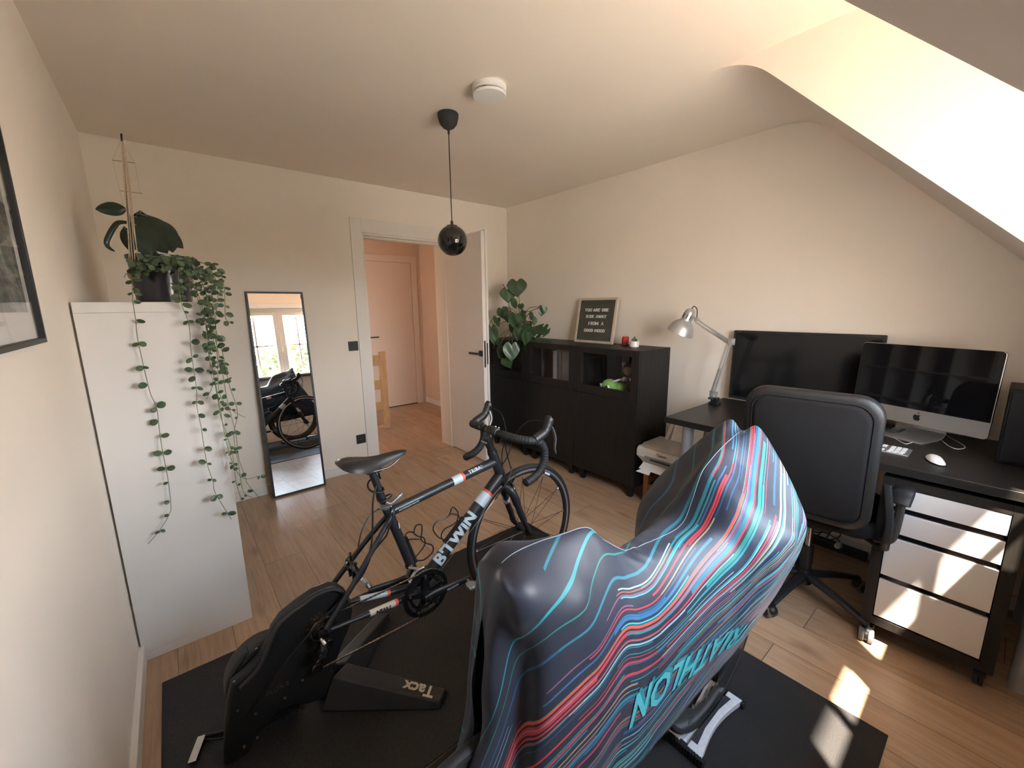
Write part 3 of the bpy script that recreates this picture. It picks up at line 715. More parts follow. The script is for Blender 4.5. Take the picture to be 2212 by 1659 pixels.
for sgn in (1, -1):
    yv = .262*sgn
    a_ = [chf(q) for q in ((-.235, yv*.94, .74), (-.245, yv*1.03, .60), (-.24, yv*1.03, .50), (-.16, yv*.98, .445), (-.05, yv*.6, .44))]
    MB(O).tube(spline(a_, 6), .014, 10, flat=.8).build('back_bracket', m_black, t)
    P = [chf((-.21, yv*1.10, .575)), chf((-.19, yv*1.12, .66)), chf((-.12, yv*1.14, .705)), chf((.0, yv*1.16, .712)), chf((.10, yv*1.16, .708))]
    MB(O).tube(spline([chf((-.16, yv*.93, .47)), chf((-.19, yv*1.08, .50)), chf((-.19, yv*1.12, .60)), chf((-.19, yv*1.12, .69))], 6), [.021]*19, 10, flat=.55).build('arm_post', m_black, t)
    fe = .12 if sgn > 0 else -.155; a_s = -.22
    ar = [chf((a_s, yv*1.10, .665)), chf((a_s+.015, yv*1.12, .695)), chf((a_s*.8+fe*.2+.01, yv*1.13, .712)), chf((a_s*.3+fe*.7, yv*1.13, .714)), chf((fe, yv*1.12, .708))]
    MB(O).tube(spline(ar, 6), [.02]+[.034]*23+[.022], 12, flat=.42, up=(0,0,1)).build('armrest', m_black, t)
MB(O).cyl(chf((.05,-.10,.435)), chf((.06,-.29,.43)), .006).cyl(chf((.06,-.27,.43)), chf((.06,-.32,.42)), .012).build('height_lever', m_black, t)

# ------------------------------------------------------------------ stool and printer
O = (2.70, 1.40, 0)
t = thing('step_stool', 'reddish-brown wooden stool carrying the printer under the desk corner', 'stool', O)
sx0, sx1, sy0, sy1, sz = 2.540, 2.86, 1.235, 1.588, .325
MB(O).prism(rrect(sx0-.012, sx1+.012, sy0-.012, sy1+.012, .01), sz-.02, sz).build('seat', m_redpine, t, bevel=.003)
for a in (sx0, sx1-.036):
    for b_ in (sy0, sy1-.036): MB(O).box(a, a+.036, b_, b_+.036, 0, sz-.02).build('leg', m_redpine, t, bevel=.002)
for a in (sx0+.008, sx1-.028): MB(O).box(a, a+.018, sy0+.036, sy1-.036, .115, .155).box(a, a+.018, sy0+.036, sy1-.036, sz-.065, sz-.02).build('rail', m_redpine, t, bevel=.0015)
for b_ in (sy0+.008, sy1-.028): MB(O).box(sx0+.036, sx1-.036, b_, b_+.018, .155, .195).box(sx0+.036, sx1-.036, b_, b_+.018, sz-.065, sz-.02).build('rail', m_redpine, t, bevel=.0015)
O = (2.66, 1.40, sz)
t = thing('printer', 'cream and grey inkjet printer standing on the small wooden stool', 'printer', O)
p0, p1, q0, q1, z0 = 2.47, 2.78, 1.190, 1.612, sz
mb = MB(O); prof = [(p0+.045, z0+.001), (p1-.02, z0+.001), (p1, z0+.03), (p1, z0+.125), (p0+.02, z0+.125), (p0, z0+.105), (p0, z0+.06)]
mpr = Matrix(((1,0,0,0),(0,0,-1,0),(0,1,0,0),(0,0,0,1)))
# tapered body: wider at top
def ring(y_, ins): return [V(x_ + (ins if x_ < 2.6 else -ins)*.4, y_, z_) for (x_, z_) in prof]
Rg = [[V(2.6, q0+.01, z0+.06)]*7, ring(q0+.012, .02), ring(q0, 0), ring(q1, 0), ring(q1-.012, .02), [V(2.6, q1-.01, z0+.06)]*7]
for rr in Rg:
    for v_ in rr:
        if v_.z < z0+.05: v_.y += (-.03 if v_.y > 1.4 else .03)
mb.grid(Rg, True); mb.build('body', m_creamp, t, bevel=.006)
MB(O).prism([(p0+.012, q0+.006), (p1-.01, q0+.006), (p1-.01, q1-.006), (p0+.07, q1-.006), (p0+.012, q1-.05)], z0+.1255, z0+.137).build('scanner_lid', m_greyp, t, bevel=.005)
MB(O).box(p0-.0015, p0+.02, 1.265, 1.545, z0+.022, z0+.072).build('output_slot', mat('slot_grey', (.25,.24,.225), .6), t, bevel=.002)
MB(O).box(p0-.003, p0+.01, 1.30, 1.50, z0+.046, z0+.058).build('slot_shadow', m_black, t, smooth=0)
tr = MB(O).add([(p0-.085,1.25,z0+.006),(p0-.085,1.53,z0+.006),(p0+.01,1.55,z0+.024),(p0+.01,1.24,z0+.024)], [(0,1,2,3)]).build('paper_tray', m_whitep, t, solid=.004, smooth=0)
MB(O).add([(p0-.135,1.42,z0+.0),(p0-.135,1.52,z0+.0),(p0-.075,1.50,z0+.011),(p0-.075,1.44,z0+.011)], [(0,1,2,3)]).build('tray_flap', m_whitep, tr, solid=.003, smooth=0)
MB(O).add([(2.735,1.50,z0+.135),(2.735,1.285,z0+.135),(2.835,1.285,z0+.33),(2.835,1.50,z0+.33)], [(0,1,2,3)]).build('paper_sheet', mat('paper', (.80,.79,.78), .8), t, solid=.004, smooth=0)
for yy in (1.515, 1.245): MB(O).add([(2.725,yy,z0+.135),(2.725,yy+.028,z0+.135),(2.83,yy+.028,z0+.27),(2.83,yy,z0+.27)], [(0,1,2,3)]).build('paper_guide', m_creamp, t, solid=.012, bevel=.002)
lettering('logo', 'Canon', fr((p0-.001, 1.415, z0+.100), (0,-1,0), (0,0,1), (-1,0,0)), mat('dark_grey_print', (.09,.09,.09), .5), t, .026, O, bold=.0006)

# power strip and cables on the wall under the desk
c = px(1790, 1165, x=2.885)
o = MB(c).box(2.855, 2.90, .36, .74, .0, .045).build('power_strip', m_black, None, bevel=.004); o.location = c
props(o, 'black power strip on the floor against the wall under the desk', 'power strip')
c = px(1812, 1178, x=2.86)
o = MB(c).cyl(c, c+V(-.045,.0,.012), .018, 14, .014).cyl(c+V(-.045,0,.012), c+V(-.06,0,.016), .006).build('plug', m_whitep, None); o.location = c
props(o, 'white plug stuck in the power strip under the desk', 'plug')
for k, P_ in enumerate(([(1745,1142),(1765,1150),(1790,1147),(1830,1148),(1880,1149),(1912,1149)], [(1760,1165),(1775,1150),(1797,1158),(1815,1170)], [(1785,1162),(1800,1145),(1815,1150),(1812,1160),(1795,1166)])):
    cable('under_desk_cable', ('thin black cable running straight along the wall under the desk', 'short black cable curling over the power strip', 'black cable in a tight loop on the power strip')[k], [px(a, b, x=2.885-.01*k) for a, b in P_], .003, m_blackm)
# pale ruler-like cylinder leg beyond the drawer unit is the desk leg already built
# ------------------------------------------------------------------ three black-brown cabinets
CXF, CXB = 2.510, 2.912; CZ0, CZ1 = .100, 1.120; CZS = .752
def cabinet(y0_, label):
    y1_ = y0_+.599; O = (2.71, (y0_+y1_)/2, 0)
    t = thing('cabinet', label, 'cabinet', O, 0, 'dark cabinets along the right wall')
    xf = CXF+.018
    mb = MB(O); mb.box(xf, CXB, y0_, y0_+.018, CZ0, CZ1-.018).box(xf, CXB, y1_-.018, y1_, CZ0, CZ1-.018).box(xf, CXB, y0_, y1_, CZ1-.018, CZ1).box(xf, CXB, y0_+.018, y1_-.018, CZ0, CZ0+.018)
    mb.box(CXB-.006, CXB, y0_+.018, y1_-.018, CZ0+.018, CZ1-.018).box(xf+.01, CXB-.006, y0_+.018, y1_-.018, CZS-.012, CZS+.006)
    mb.build('body', m_bb, t, bevel=.0008)
    MB(O).box(CXF, CXF+.016, y0_+.0015, y1_-.0015, CZ0+.002, CZS-.002).build('door', m_bb, t, bevel=.001)
    f = .065; z0, z1 = CZS+.002, CZ1-.002
    mb = MB(O); mb.box(CXF, CXF+.016, y0_+.0015, y0_+f, z0, z1).box(CXF, CXF+.016, y1_-f, y1_-.0015, z0, z1).box(CXF, CXF+.016, y0_+f, y1_-f, z0, z0+f).box(CXF, CXF+.016, y0_+f, y1_-f, z1-f+.02, z1)
    gd = mb.build('glazed_door', m_bb, t, bevel=.001)
    MB(O).box(CXF+.006, CXF+.009, y0_+f, y1_-f, z0+f, z1-f+.02).build('glass_pane', m_glass, gd, smooth=0)
    for (a, b_) in ((y1_-.022, .80), (y1_-.022, .83), (y1_-.022, 1.02), (y1_-.022, 1.04)):
        MB(O).box(xf+.03, xf+.05, a, a+.0035, b_, b_+.008).build('hinge_plate', m_steel, t, smooth=0)
    for ly in (y0_+.035, y1_-.095):
        mb = MB(O); lp = [(-.042,CZ0-.0005),(.042,CZ0-.0005),(.042,.075),(.026,.0),(-.026,.0),(-.042,.075)]
        for lx in (xf+.012, CXB-.07):
            mb = MB(O); mb.add([(lx, ly, CZ0-.0005),(lx+.05, ly, CZ0-.0005),(lx+.05, ly+.06, CZ0-.0005),(lx, ly+.06, CZ0-.0005),(lx+.008, ly+.012, 0),(lx+.042, ly+.012, 0),(lx+.042, ly+.048, 0),(lx+.008, ly+.048, 0)], [(0,1,2,3),(7,6,5,4),(0,4,5,1),(1,5,6,2),(2,6,7,3),(3,7,4,0)])
            mb.build('leg', m_bb, t, bevel=.001)
    return t
cabinet(2.846, 'dark wood cabinet at the left end of the row, under the leafy pot plant')
cabinet(2.246, 'dark wood cabinet in the middle of the row, with pale frames behind its glass')
cabinet(1.646, 'dark wood cabinet at the right end of the row, with plush toys behind its glass')
CS = CZS+.006
def block(name, label, cat, x0, x1, y0_, y1_, z1, m_, group=None, z0=CS, bevel=.001):
    c = ((x0+x1)/2, (y0_+y1_)/2, z0); o = MB(c).box(x0, x1, y0_, y1_, z0, z1).build(name, m_, None, bevel=bevel); o.location = c
    return props(o, label, cat, group)
block('photo_frame', 'wide pale grey board standing behind the glass of the middle dark cabinet', 'frame', 2.60, 2.615, 2.335, 2.475, 1.05, mat('grey_board', (.20,.20,.205), .5))
block('binder', 'narrow light grey strip of a binder spine behind the glass of the middle dark cabinet', 'binder', 2.60, 2.86, 2.560, 2.585, 1.05, mat('grey_spine', (.30,.28,.28), .5))
block('book', 'thin brown book spine beside the grey board in the middle dark cabinet', 'book', 2.60, 2.83, 2.498, 2.508, 1.04, mat('brown_spine', (.22,.15,.12), .6))
block('storage_box', 'grey box behind the toys in the right dark cabinet', 'box', 2.76, 2.88, 1.90, 1.97, 1.06, mat('grey_board2', (.12,.12,.12), .6))
block('board_game', 'dark red flat box behind the toys in the right dark cabinet', 'box', 2.76, 2.87, 1.70, 1.86, .93, mat('dark_red_card', (.08,.018,.02), .6))
# plush toys
m_plg = mat('green_plush', (.22,.42,.09), .95, var=.25, scale=60, bump=.8, bscale=300, sheen=.3)
m_plb = mat('brown_plush', (.085,.052,.038), .95, var=.25, scale=60, bump=.8, bscale=300, sheen=.3)
m_plt = mat('tan_plush', (.26,.20,.15), .95, var=.2, scale=60, bump=.8, bscale=300)
m_plp = mat('pink_plush', (.48,.34,.28), .95, var=.2, scale=60, bump=.8, bscale=300)
c = V(2.595, 1.955, CS); O = tuple(c)
t = thing('plush_toy', 'green plush animal with big dark eyes behind the glass of the right dark cabinet', 'plush toy', c)
MB(O).ball(c+V(0,.0,.062), .058, 24, 16, 1, 1.15, .95).ball(c+V(-.01,.058,.04), .03, 16, 10).build('head', m_plg, t)
MB(O).ball(c+V(.05,-.06,.05), .045, 20, 12, 1.2, 1.1, .95).build('body', m_plg, t)
for dy in (.062, -.02):
    e = MB(O).ball(c+V(-.050+(.02 if dy > 0 else 0), dy, .062), .017, 16, 10).build('eye_patch', mat('white_plush', (.7,.7,.66), .9) if dy > 0 else bpy.data.materials['white_plush'], t)
    MB(O).ball(c+V(-.063+(.02 if dy > 0 else 0), dy+.002, .062), .0115, 14, 10).build('eye', m_blackg, e)
MB(O).torus(.036, .006, 24, 6, axm(c+V(.02,-.045,.105), (0,.5,1))).build('collar', bpy.data.materials['white_plush'], t)
MB(O).prism(rrect(-.012,.012,-.014,.014,.006), -.002, .002, fr(c+V(-.052,-.035,.018), (0,-1,0), (0,0,1), (-1,0,0))).build('tag', m_whitep, t)
c = V(2.655, 1.795, CS); O = tuple(c)
t = thing('plush_toy', 'brown plush monkey with a tan face sitting behind the glass of the right dark cabinet', 'plush toy', c)
MB(O).ball(c+V(.02,0,.075), .06, 20, 14, 1, 1, 1.2).build('body', m_plb, t)
hd = MB(O).ball(c+V(0,0,.205), .068, 24, 16, 1, 1.1, .9).build('head', m_plb, t)
MB(O).ball(c+V(-.035,0,.198), .045, 20, 14, .9, 1.15, .95).build('face', m_plt, hd)
for s_ in (1, -1):
    MB(O).ball(c+V(0,.075*s_,.235), .024, 16, 10, .6, 1, 1).build('ear', m_plp, hd)
    MB(O).ball(c+V(-.055,.03*s_,.135), .016, 14, 10).tube([c+V(0,.055*s_,.12), c+V(-.03,.06*s_,.12), c+V(-.05,.035*s_,.133)], .013, 8).build('arm', m_plp, t)
    MB(O).ball(c+V(-.06,.045*s_,.018), .018, 14, 10).tube([c+V(0,.04*s_,.03), c+V(-.05,.045*s_,.02)], .017, 8).build('foot', m_plt, t)
MB(O).torus(.03, .008, 20, 6, axm(c+V(-.01,0,.143), (0,0,1))).build('bow', m_plt, t)
c = V(2.69, 1.90, CS); O = tuple(c)
t = thing('plush_toy', 'small beige plush bear between the green plush and the brown monkey', 'plush toy', c)
MB(O).ball(c+V(0,0,.04), .028, 16, 12, 1, 1, 1.3).build('body', m_plp, t)
MB(O).ball(c+V(0,0,.095), .022, 16, 12).ball(c+V(0,.016,.113), .008).ball(c+V(0,-.016,.113), .008).build('head', m_plp, t)
# things on the cabinets
# letter board
mlb = frame((2.845, 2.312, CZ1+.001), (.0, -1, 0), (.13, 0, 1))
if (mlb.to_3x3() @ V(0,0,1)).x > 0: mlb = fr((2.845, 2.312, CZ1+.001), (0,-1,0), V(.13,0,1), V(-1,0,.13))
mlb = fr((2.800, 2.312, CZ1+.001), (0,-1,0), V(.17,0,1), V(-1,0,.17))
O = (2.81, 2.312, CZ1)
t = thing('letter_board', 'grey letter board in a pale frame leaning on the wall atop the dark cabinets', 'sign', O)
W_, H_ = .208, .388
MB(O).box(-W_, -W_+.02, 0, H_, -.022, 0, mlb).box(W_-.02, W_, 0, H_, -.022, 0, mlb).box(-W_+.02, W_-.02, 0, .02, -.022, 0, mlb).box(-W_+.02, W_-.02, H_-.02, H_, -.022, 0, mlb).build('frame', m_palewood, t, bevel=.001)
b = NB('grooved_felt'); X, Y, Z = b.sep(b.coord()); g = b.math('SINE', b.math('MULTIPLY', Z, 2*PI/.0062)); b.set('Base Color', b.ramp(b.math('MULTIPLY_ADD', g, .5, .5), [(0,(.055,.054,.042)),(1,(.125,.122,.096))])); b.set('Roughness', .95); b.bump(g, .6, .002)
MB(O).box(-W_+.02, W_-.02, .02, H_-.02, -.018, -.006, mlb).build('felt_panel', b.m, t, smooth=0)
m_let = mat('white_letter', (.85,.84,.80), .5)
def slab(body, cx_, cy_, size):
    """white slab-serif capitals: block letters with little feet"""
    strokes = {
     'Y': [((0,1),(.5,.5)),((1,1),(.5,.5)),((.5,.5),(.5,0))], 'O': None, 'U': [((.05,1),(.05,.2)),((.05,.2),(.3,0)),((.3,0),(.7,0)),((.7,0),(.95,.2)),((.95,.2),(.95,1))],
     'A': [((0,0),(.5,1)),((.5,1),(1,0)),((.2,.35),(.8,.35))], 'R': [((.1,0),(.1,1)),((.1,1),(.75,1)),((.75,1),(.92,.78)),((.92,.78),(.75,.52)),((.75,.52),(.1,.52)),((.5,.52),(.95,0))],
     'E': [((.1,0),(.1,1)),((.1,1),(.9,1)),((.1,.5),(.7,.5)),((.1,0),(.9,0))], 'N': [((.1,0),(.1,1)),((.1,1),(.9,0)),((.9,0),(.9,1))],
     'I': [((.5,0),(.5,1))], 'D': [((.1,0),(.1,1)),((.1,1),(.65,1)),((.65,1),(.95,.7)),((.95,.7),(.95,.3)),((.95,.3),(.65,0)),((.65,0),(.1,0))],
     'W': [((0,1),(.25,0)),((.25,0),(.5,.8)),((.5,.8),(.75,0)),((.75,0),(1,1))], 'F': [((.1,0),(.1,1)),((.1,1),(.9,1)),((.1,.5),(.7,.5))],
     'M': [((.05,0),(.05,1)),((.05,1),(.5,.25)),((.5,.25),(.95,1)),((.95,1),(.95,0))], 'G': [((.95,.8),(.7,1)),((.7,1),(.3,1)),((.3,1),(.05,.7)),((.05,.7),(.05,.3)),((.05,.3),(.3,0)),((.3,0),(.8,0)),((.8,0),(.95,.2)),((.95,.2),(.95,.45)),((.95,.45),(.6,.45))]}
    strokes['O'] = [((.3,0),(.7,0)),((.7,0),(.95,.3)),((.95,.3),(.95,.7)),((.95,.7),(.7,1)),((.7,1),(.3,1)),((.3,1),(.05,.7)),((.05,.7),(.05,.3)),((.05,.3),(.3,0))]
    feet = {'Y':[(.5,0),(0,1),(1,1)],'U':[(.05,1),(.95,1)],'A':[(0,0),(1,0)],'R':[(.1,0),(.95,0)],'N':[(.1,0),(.1,1),(.9,1)],'I':[(.5,0),(.5,1)],'W':[(0,1),(1,1)],'F':[(.1,0)],'M':[(.05,0),(.95,0)]}
    lw = {'I': .5, 'W': 1.25, 'M': 1.2}
    tot = sum((lw.get(ch, .85)+.30 if ch != ' ' else .62) for ch in body) - .30
    x_ = cx_ - tot*size/2; h = size
    for ch in body:
        if ch == ' ': x_ += .62*size; continue
        w_ = lw.get(ch, .85)*size; mb = MB(O)
        def seg(a, b_, th):
            a = V(x_+a[0]*w_, cy_+a[1]*h, 0); b_ = V(x_+b_[0]*w_, cy_+b_[1]*h, 0); d = (b_-a).normalized(); n_ = V(-d.y, d.x, 0)*th
            a = a-d*th; b_ = b_+d*th
            mb.prism([(a-n_)[:2], (b_-n_)[:2], (b_+n_)[:2], (a+n_)[:2]], -.005, -.001, mlb)
        for a, b_ in strokes[ch]: seg(a, b_, size*.068)
        for f_ in feet.get(ch, []): seg((f_[0]-.17, f_[1]), (f_[0]+.17, f_[1]), size*.038)
        mb.build('letter', m_let, t, smooth=0)
        x_ += w_ + .30*size
for body, yy in (('YOU ARE ONE', .272), ('RIDE AWAY', .217), ('FROM  A', .157), ('GOOD MOOD', .096)):
    slab(body, .002 if body != 'FROM  A' else .01, yy, .0225)
# red candle and cactus
c = px(1351, 747, z=CZ1); c.x = 2.80; c.y = px(1351, 747, x=2.80).y; O = (c.x, c.y, CZ1)
c = V(2.79, px(1351, 740, x=2.79).y, CZ1)
b = NB('red_wax_glass'); X, Y, Z = b.sep(b.coord()); b.set('Base Color', b.ramp(Z, [(.028,(.30,.09,.08)),(.034,(.62,.035,.02))])); b.set('Roughness', .25)
O = tuple(c)
t = thing('candle', 'red candle in a faceted jar beside the small white pot', 'candle', c)
MB(O).lathe([(0,.001),(.026,.001),(.029,.006),(.029,.062),(.022,.074),(0,.074)], 8, Matrix.Translation(c)).build('jar', b.m, t, bevel=.001)
MB(O).cyl(c+V(0,0,.074), c+V(0,0,.082), .0012, 6).build('wick', m_blackm, t)
c = V(2.715, px(1370, 750, x=2.715).y, CZ1); O = tuple(c)
t = thing('small_cactus', 'small cactus in a white pot with a drawn face on the dark cabinet', 'potted plant', c)
m_cer = mat('white_ceramic', (.82,.78,.73), .3)
MB(O).lathe([(0,.004),(.030,.004),(.034,.008),(.034,.044),(.032,.048),(.029,.048),(.029,.040),(0,.040)], 36, Matrix.Translation(c)).build('pot', m_cer, t)
MB(O).cyl(c, c+V(0,0,.004), .027, 24).build('saucer', m_redpine, t)
for k, (a, b_, h_) in enumerate(((0,0,.05),(.012,.009,.04),(-.012,.008,.036),(.002,-.014,.034))):
    R_ = [(0.0001,0),(.008,.004),(.0095,h_*.5),(.006,h_*.85),(.0005,h_)]
    MB(O).lathe(R_, 9, Matrix.Translation(c+V(a,b_,.036))).build('cactus_stem', m_leaf, t)
mface = lambda dy, dz: c+V(-.0343, dy, dz)
MB(O).torus(.006, .0007, 20, 5, fr(c+V(-.0335,.014,.036), (0,-1,0), (0,0,1), (-1,0,0))).tube([c+V(-.0335,.008,.038), c+V(-.0352,-.002,.0385), c+V(-.0335,-.012,.0375), c+V(-.030,-.018,.037)], .0007, 5).build('drawn_face', m_black, t)
# timber gate / rack standing on the landing
O = (1.83, 4.74, 0)
t = thing('wooden_rail', 'light wooden slatted rail standing on the landing beyond the doorway', 'railing', O)
z1_ = px(822, 760, y=4.74).z
MB(O).box(1.868, 1.945, 4.72, 4.76, 0, z1_).build('post', m_beech, t, bevel=.002)
for (a, b_) in ((768, 790), (822, 842), (869, 887), (920, 927)):
    za, zb = px(812, a, y=4.74).z, px(812, b_, y=4.74).z
    MB(O).box(1.35, 1.868, 4.728, 4.75, max(zb, .0), za).build('slat', m_beech, t, bevel=.0015)
MB(O).box(1.31, 1.35, 4.72, 4.76, 0, z1_).build('post', m_beech, t, bevel=.002)
# ------------------------------------------------------------------ road bike on the trainer
YBK = 1.435
m_frame = mat('matte_black_frame', (.022,.023,.026), .42, var=.06, coat=.12)
m_decal = mat('pale_blue_decal', (.56,.68,.76), .4, var=.04)
m_red = mat('coral_decal', (.80,.13,.08), .4)
m_tyre = mat('tyre_rubber', (.015,.015,.0155), .6, var=.15, bump=.15, bscale=250)
m_rim = mat('black_rim', (.018,.018,.02), .32, var=.08)
m_brake = mat('machined_rim', (.42,.42,.44), .32, .8)
m_bronze = mat('spoke_steel', (.09,.075,.065), .35, 1.0)
m_tape = mat('bar_tape', (.02,.02,.021), .62, var=.1, bump=.3, bscale=160)
m_chain = mat('chain_steel', (.24,.20,.17), .33, 1.0, var=.3, scale=100)
m_cable = mat('cable_housing', (.012,.012,.013), .35)
def b3(x, z, dy=0): return V(x, YBK+dy, z)
RA, FA, BBk = b3(.280,.345), b3(1.243,.342), b3(.672,.295)
HT, HB = b3(1.062,.782), b3(1.123,.622)
O = (.70, YBK, .0)
bike = thing('road_bicycle', 'matte black road bike with pale blue lettering, its back end clamped in a trainer', 'bicycle', O)

def wheel(parent, ctr, R, O, tyre_r=.0125, rim_d=.028, nsp=24, name='front_wheel', rim_m=None, brake=True, mark=True):
    mw = Matrix.Translation(ctr) @ rotm('X', PI/2)      # local z = -y
    ro = R - tyre_r*1.55
    prof = []
    for (r_, z_) in ((ro, -.009), (ro, .009), (ro-.012, .0105), (ro-rim_d*.6, .0095), (ro-rim_d, .003), (ro-rim_d, -.003), (ro-rim_d*.6, -.0095), (ro-.012, -.0105), (ro, -.009)): prof.append((r_, z_))
    rim = MB(O).lathe(prof, 72, mw).build(name, rim_m or m_rim, parent, smooth=35)
    MB(O).torus(R-tyre_r, tyre_r, 80, 12, mw).build('tyre', m_tyre, rim)
    if brake:
        mb = MB(O)
        for s_ in (1, -1): mb.lathe([(ro-.002, .0108*s_), (ro-.013, .0112*s_)], 72, mw)
        mb.build('brake_track', m_brake, rim, label='shiny machined brake track')
    if mark:
        mb = MB(O)
        for a0 in (1.02,):
            P = [[mw @ V(r_*math.cos(a), -r_*math.sin(a)*-1, z_) for a in [a0-.07+.14*i/8 for i in range(9)]] for r_, z_ in ((ro-.014, .0114), (ro-.024, .0108))]
            mb.grid(P)
        mb.build('rim_mark', m_decal, rim, smooth=0)
    MB(O).cyl(ctr+V(0,-.036,0), ctr+V(0,.036,0), .012, 20).lathe([(0,-.037),(.022,-.035),(.022,-.031),(.012,-.029)], 20, mw).lathe([(.012,.029),(.022,.031),(.022,.035),(0,.037)], 20, mw).build('hub', m_black, rim)
    for k in range(nsp):
        a = 2*PI*(k//2)*2/nsp + (.02 if k % 2 else 0); side = 1 if k % 2 else -1
        cross = .62 if (k//2) % 2 else -.62
        if rim_d > .05: cross *= .4
        h_ = mw @ V(.020*math.cos(a+cross), .020*math.sin(a+cross), .033*side)
        e_ = mw @ V((ro-rim_d+.002)*math.cos(a), (ro-rim_d+.002)*math.sin(a), 0)
        sp_ = MB(O).cyl(h_, e_, .0011, 5).build('spoke', m_bronze, rim)
        d_ = (e_-h_).normalized(); MB(O).cyl(e_-d_*.012, e_, .0021, 6).build('nipple', m_brake, rim)
    return rim
wheel(bike, FA, .336, O)

# frame tubes
mb = MB(O)
ST_t = b3(.548,.708)
mb.cyl(HT+(HT-HB).normalized()*.004, HB, .0215, 24, .024)
tt0 = b3(.563,.668); tt1 = b3(1.068,.742)
mb.tube([tt0, (tt0+tt1)/2, tt1], [.019,.018,.021], 20, flat=1.0)
dt0, dt1 = BBk+V(.012,0,.018), b3(1.104,.668)
mb.tube([dt0, (dt0+dt1)/2, dt1], [.025,.026,.027], 20)
mb.cyl(BBk, ST_t, .0185, 20)
mb.cyl(BBk+V(0,-.037,0), BBk+V(0,.037,0), .024, 24)
for s_ in (1, -1):
    mb.tube(spline([BBk+V(-.01,.024*s_,0), b3(.55,.305,.036*s_), b3(.42,.325,.052*s_), RA+V(.02,.064*s_,0)], 6), [.013]*7+[.0105]*6+[.008]*6, 12)
    mb.tube(spline([b3(.566,.655,.012*s_), b3(.50,.588,.03*s_), b3(.40,.478,.052*s_), RA+V(.006,.066*s_,.012)], 6), [.010]*19, 12)
    mb.prism(rrect(-.02,.02,-.014,.014,.01), -.003, .003, fr(RA+V(0,.067*s_,0), (1,0,0), (0,0,1), (0,-1,0)))
mb.cyl(b3(.42,.497,-.045), b3(.42,.497,.045), .007, 10)
frm = mb.build('frame', m_frame, bike, smooth=40)
# paint bands and lettering on the tubes
def refine(vs_, fs, L):
    import bmesh
    bm = bmesh.new(); vv = [bm.verts.new(v_) for v_ in vs_]
    for f_ in fs:
        try: bm.faces.new([vv[k] for k in f_])
        except ValueError: pass
    bmesh.ops.triangulate(bm, faces=bm.faces[:])
    for _ in range(3):
        el = [e_ for e_ in bm.edges if e_.calc_length() > L]
        if not el: break
        bmesh.ops.subdivide_edges(bm, edges=el, cuts=1); bmesh.ops.triangulate(bm, faces=[f_ for f_ in bm.faces if len(f_.verts) > 3])
    bm.verts.index_update(); out = [tuple(v_.co) for v_ in bm.verts], [tuple(k.index for k in f_.verts) for f_ in bm.faces]; bm.free(); return out
def tubelet(body, p0, p1, r, s0, size, up, m_, name='lettering', shear=.15, bold=.0, stretch=1.0, rr=1.03, phi0=0.0, spacing=1.0):
    """wrap lettering on a tube: x along p0->p1, y around the tube, centred on the side facing -y rotated by phi0"""
    vs_, fs = text_geo(body, size, shear=shear, bold=bold, spacing=spacing)
    ax_ = (p1-p0).normalized(); n0 = V(0,-1,0); n0 = (n0 - ax_*n0.dot(ax_)).normalized(); u_ = ax_.cross(n0)*-1 if up > 0 else ax_.cross(n0)
    if u_.z < 0: u_ = -u_
    P = []
    vs_, fs = refine(vs_, fs, min(r*.30, size*.4))
    for (x_, y_, z_) in vs_:
        a = y_/r + phi0; P.append(p0 + ax_*(s0 + x_*stretch) + (n0*math.cos(a) + u_*math.sin(a))*(r*rr+.0004))
    mb = MB(O); mb.add(P, fs); return mb.build(name, m_, frm, smooth=0)
def band(p0, p1, r, s0, s1, m_, name):
    ax_ = (p1-p0).normalized(); MB(O).cyl(p0+ax_*s0, p0+ax_*s1, r, 24).build(name, m_, frm)
L_dt = (dt1-dt0).length; L_tt = (tt1-tt0).length
band(dt0, dt1, .0272, L_dt-.165, L_dt-.105, m_decal, 'blue_band'); band(dt0, dt1, .0273, L_dt-.105, L_dt-.094, m_red, 'coral_band')
band(tt0, tt1, .0192, .285, .330, m_decal, 'blue_band'); band(tt0, tt1, .0194, .330, .342, m_red, 'coral_band')
tubelet("B'TWIN", dt0, dt1, .0265, .215, .075, 1, m_decal, bold=.0032, shear=.0, stretch=.98, phi0=.45, spacing=1.0)
tubelet('TRIBAN', tt0, tt1, .0190, .405, .021, 1, m_decal, bold=.0006, phi0=.75, spacing=1.15, shear=0)
tubelet('ALUMINIUM FRAME', tt0, tt1, .0190, .075, .010, 1, m_decal, phi0=-.1, shear=0)
m_txtg = mat('grey_lettering', (.12,.12,.125), .5)
tubelet('Performance road bike', tt0, tt1, .0188, .19, .010, 1, m_txtg, phi0=.35)
MB(O).box(-.0015,.0015,-.004,.004,0,.022, fr(b3(.590,.60,-.019)+V(.0,0,0),(1,0,0),(0,1,0),(0,0,1))).build('size_sticker', m_decal, frm, smooth=0)
for s_ in (-1, 1):
    a_ = b3(.555,.3045,.0355*s_); c_ = b3(.44,.3225,.0495*s_); d_ = (c_-a_).normalized()
    MB(O).cyl(a_, a_+d_*.012, .0133, 14).build('coral_band', m_red, frm)
    MB(O).cyl(a_+d_*.012, c_, .0131, 14, .0118).build('pale_band', m_decal if s_ > 0 else mat('cream_decal', (.62,.60,.50), .4), frm)
vs_, fs = text_geo('TWIN', .024, bold=.0008); MB(O).add(vs_, fs, fr(b3(.495,.316,-.0565), V(-1,-.12,.15), V(-.15,0,-1), V(0,-1,0))).build('lettering', m_black, frm, smooth=0)

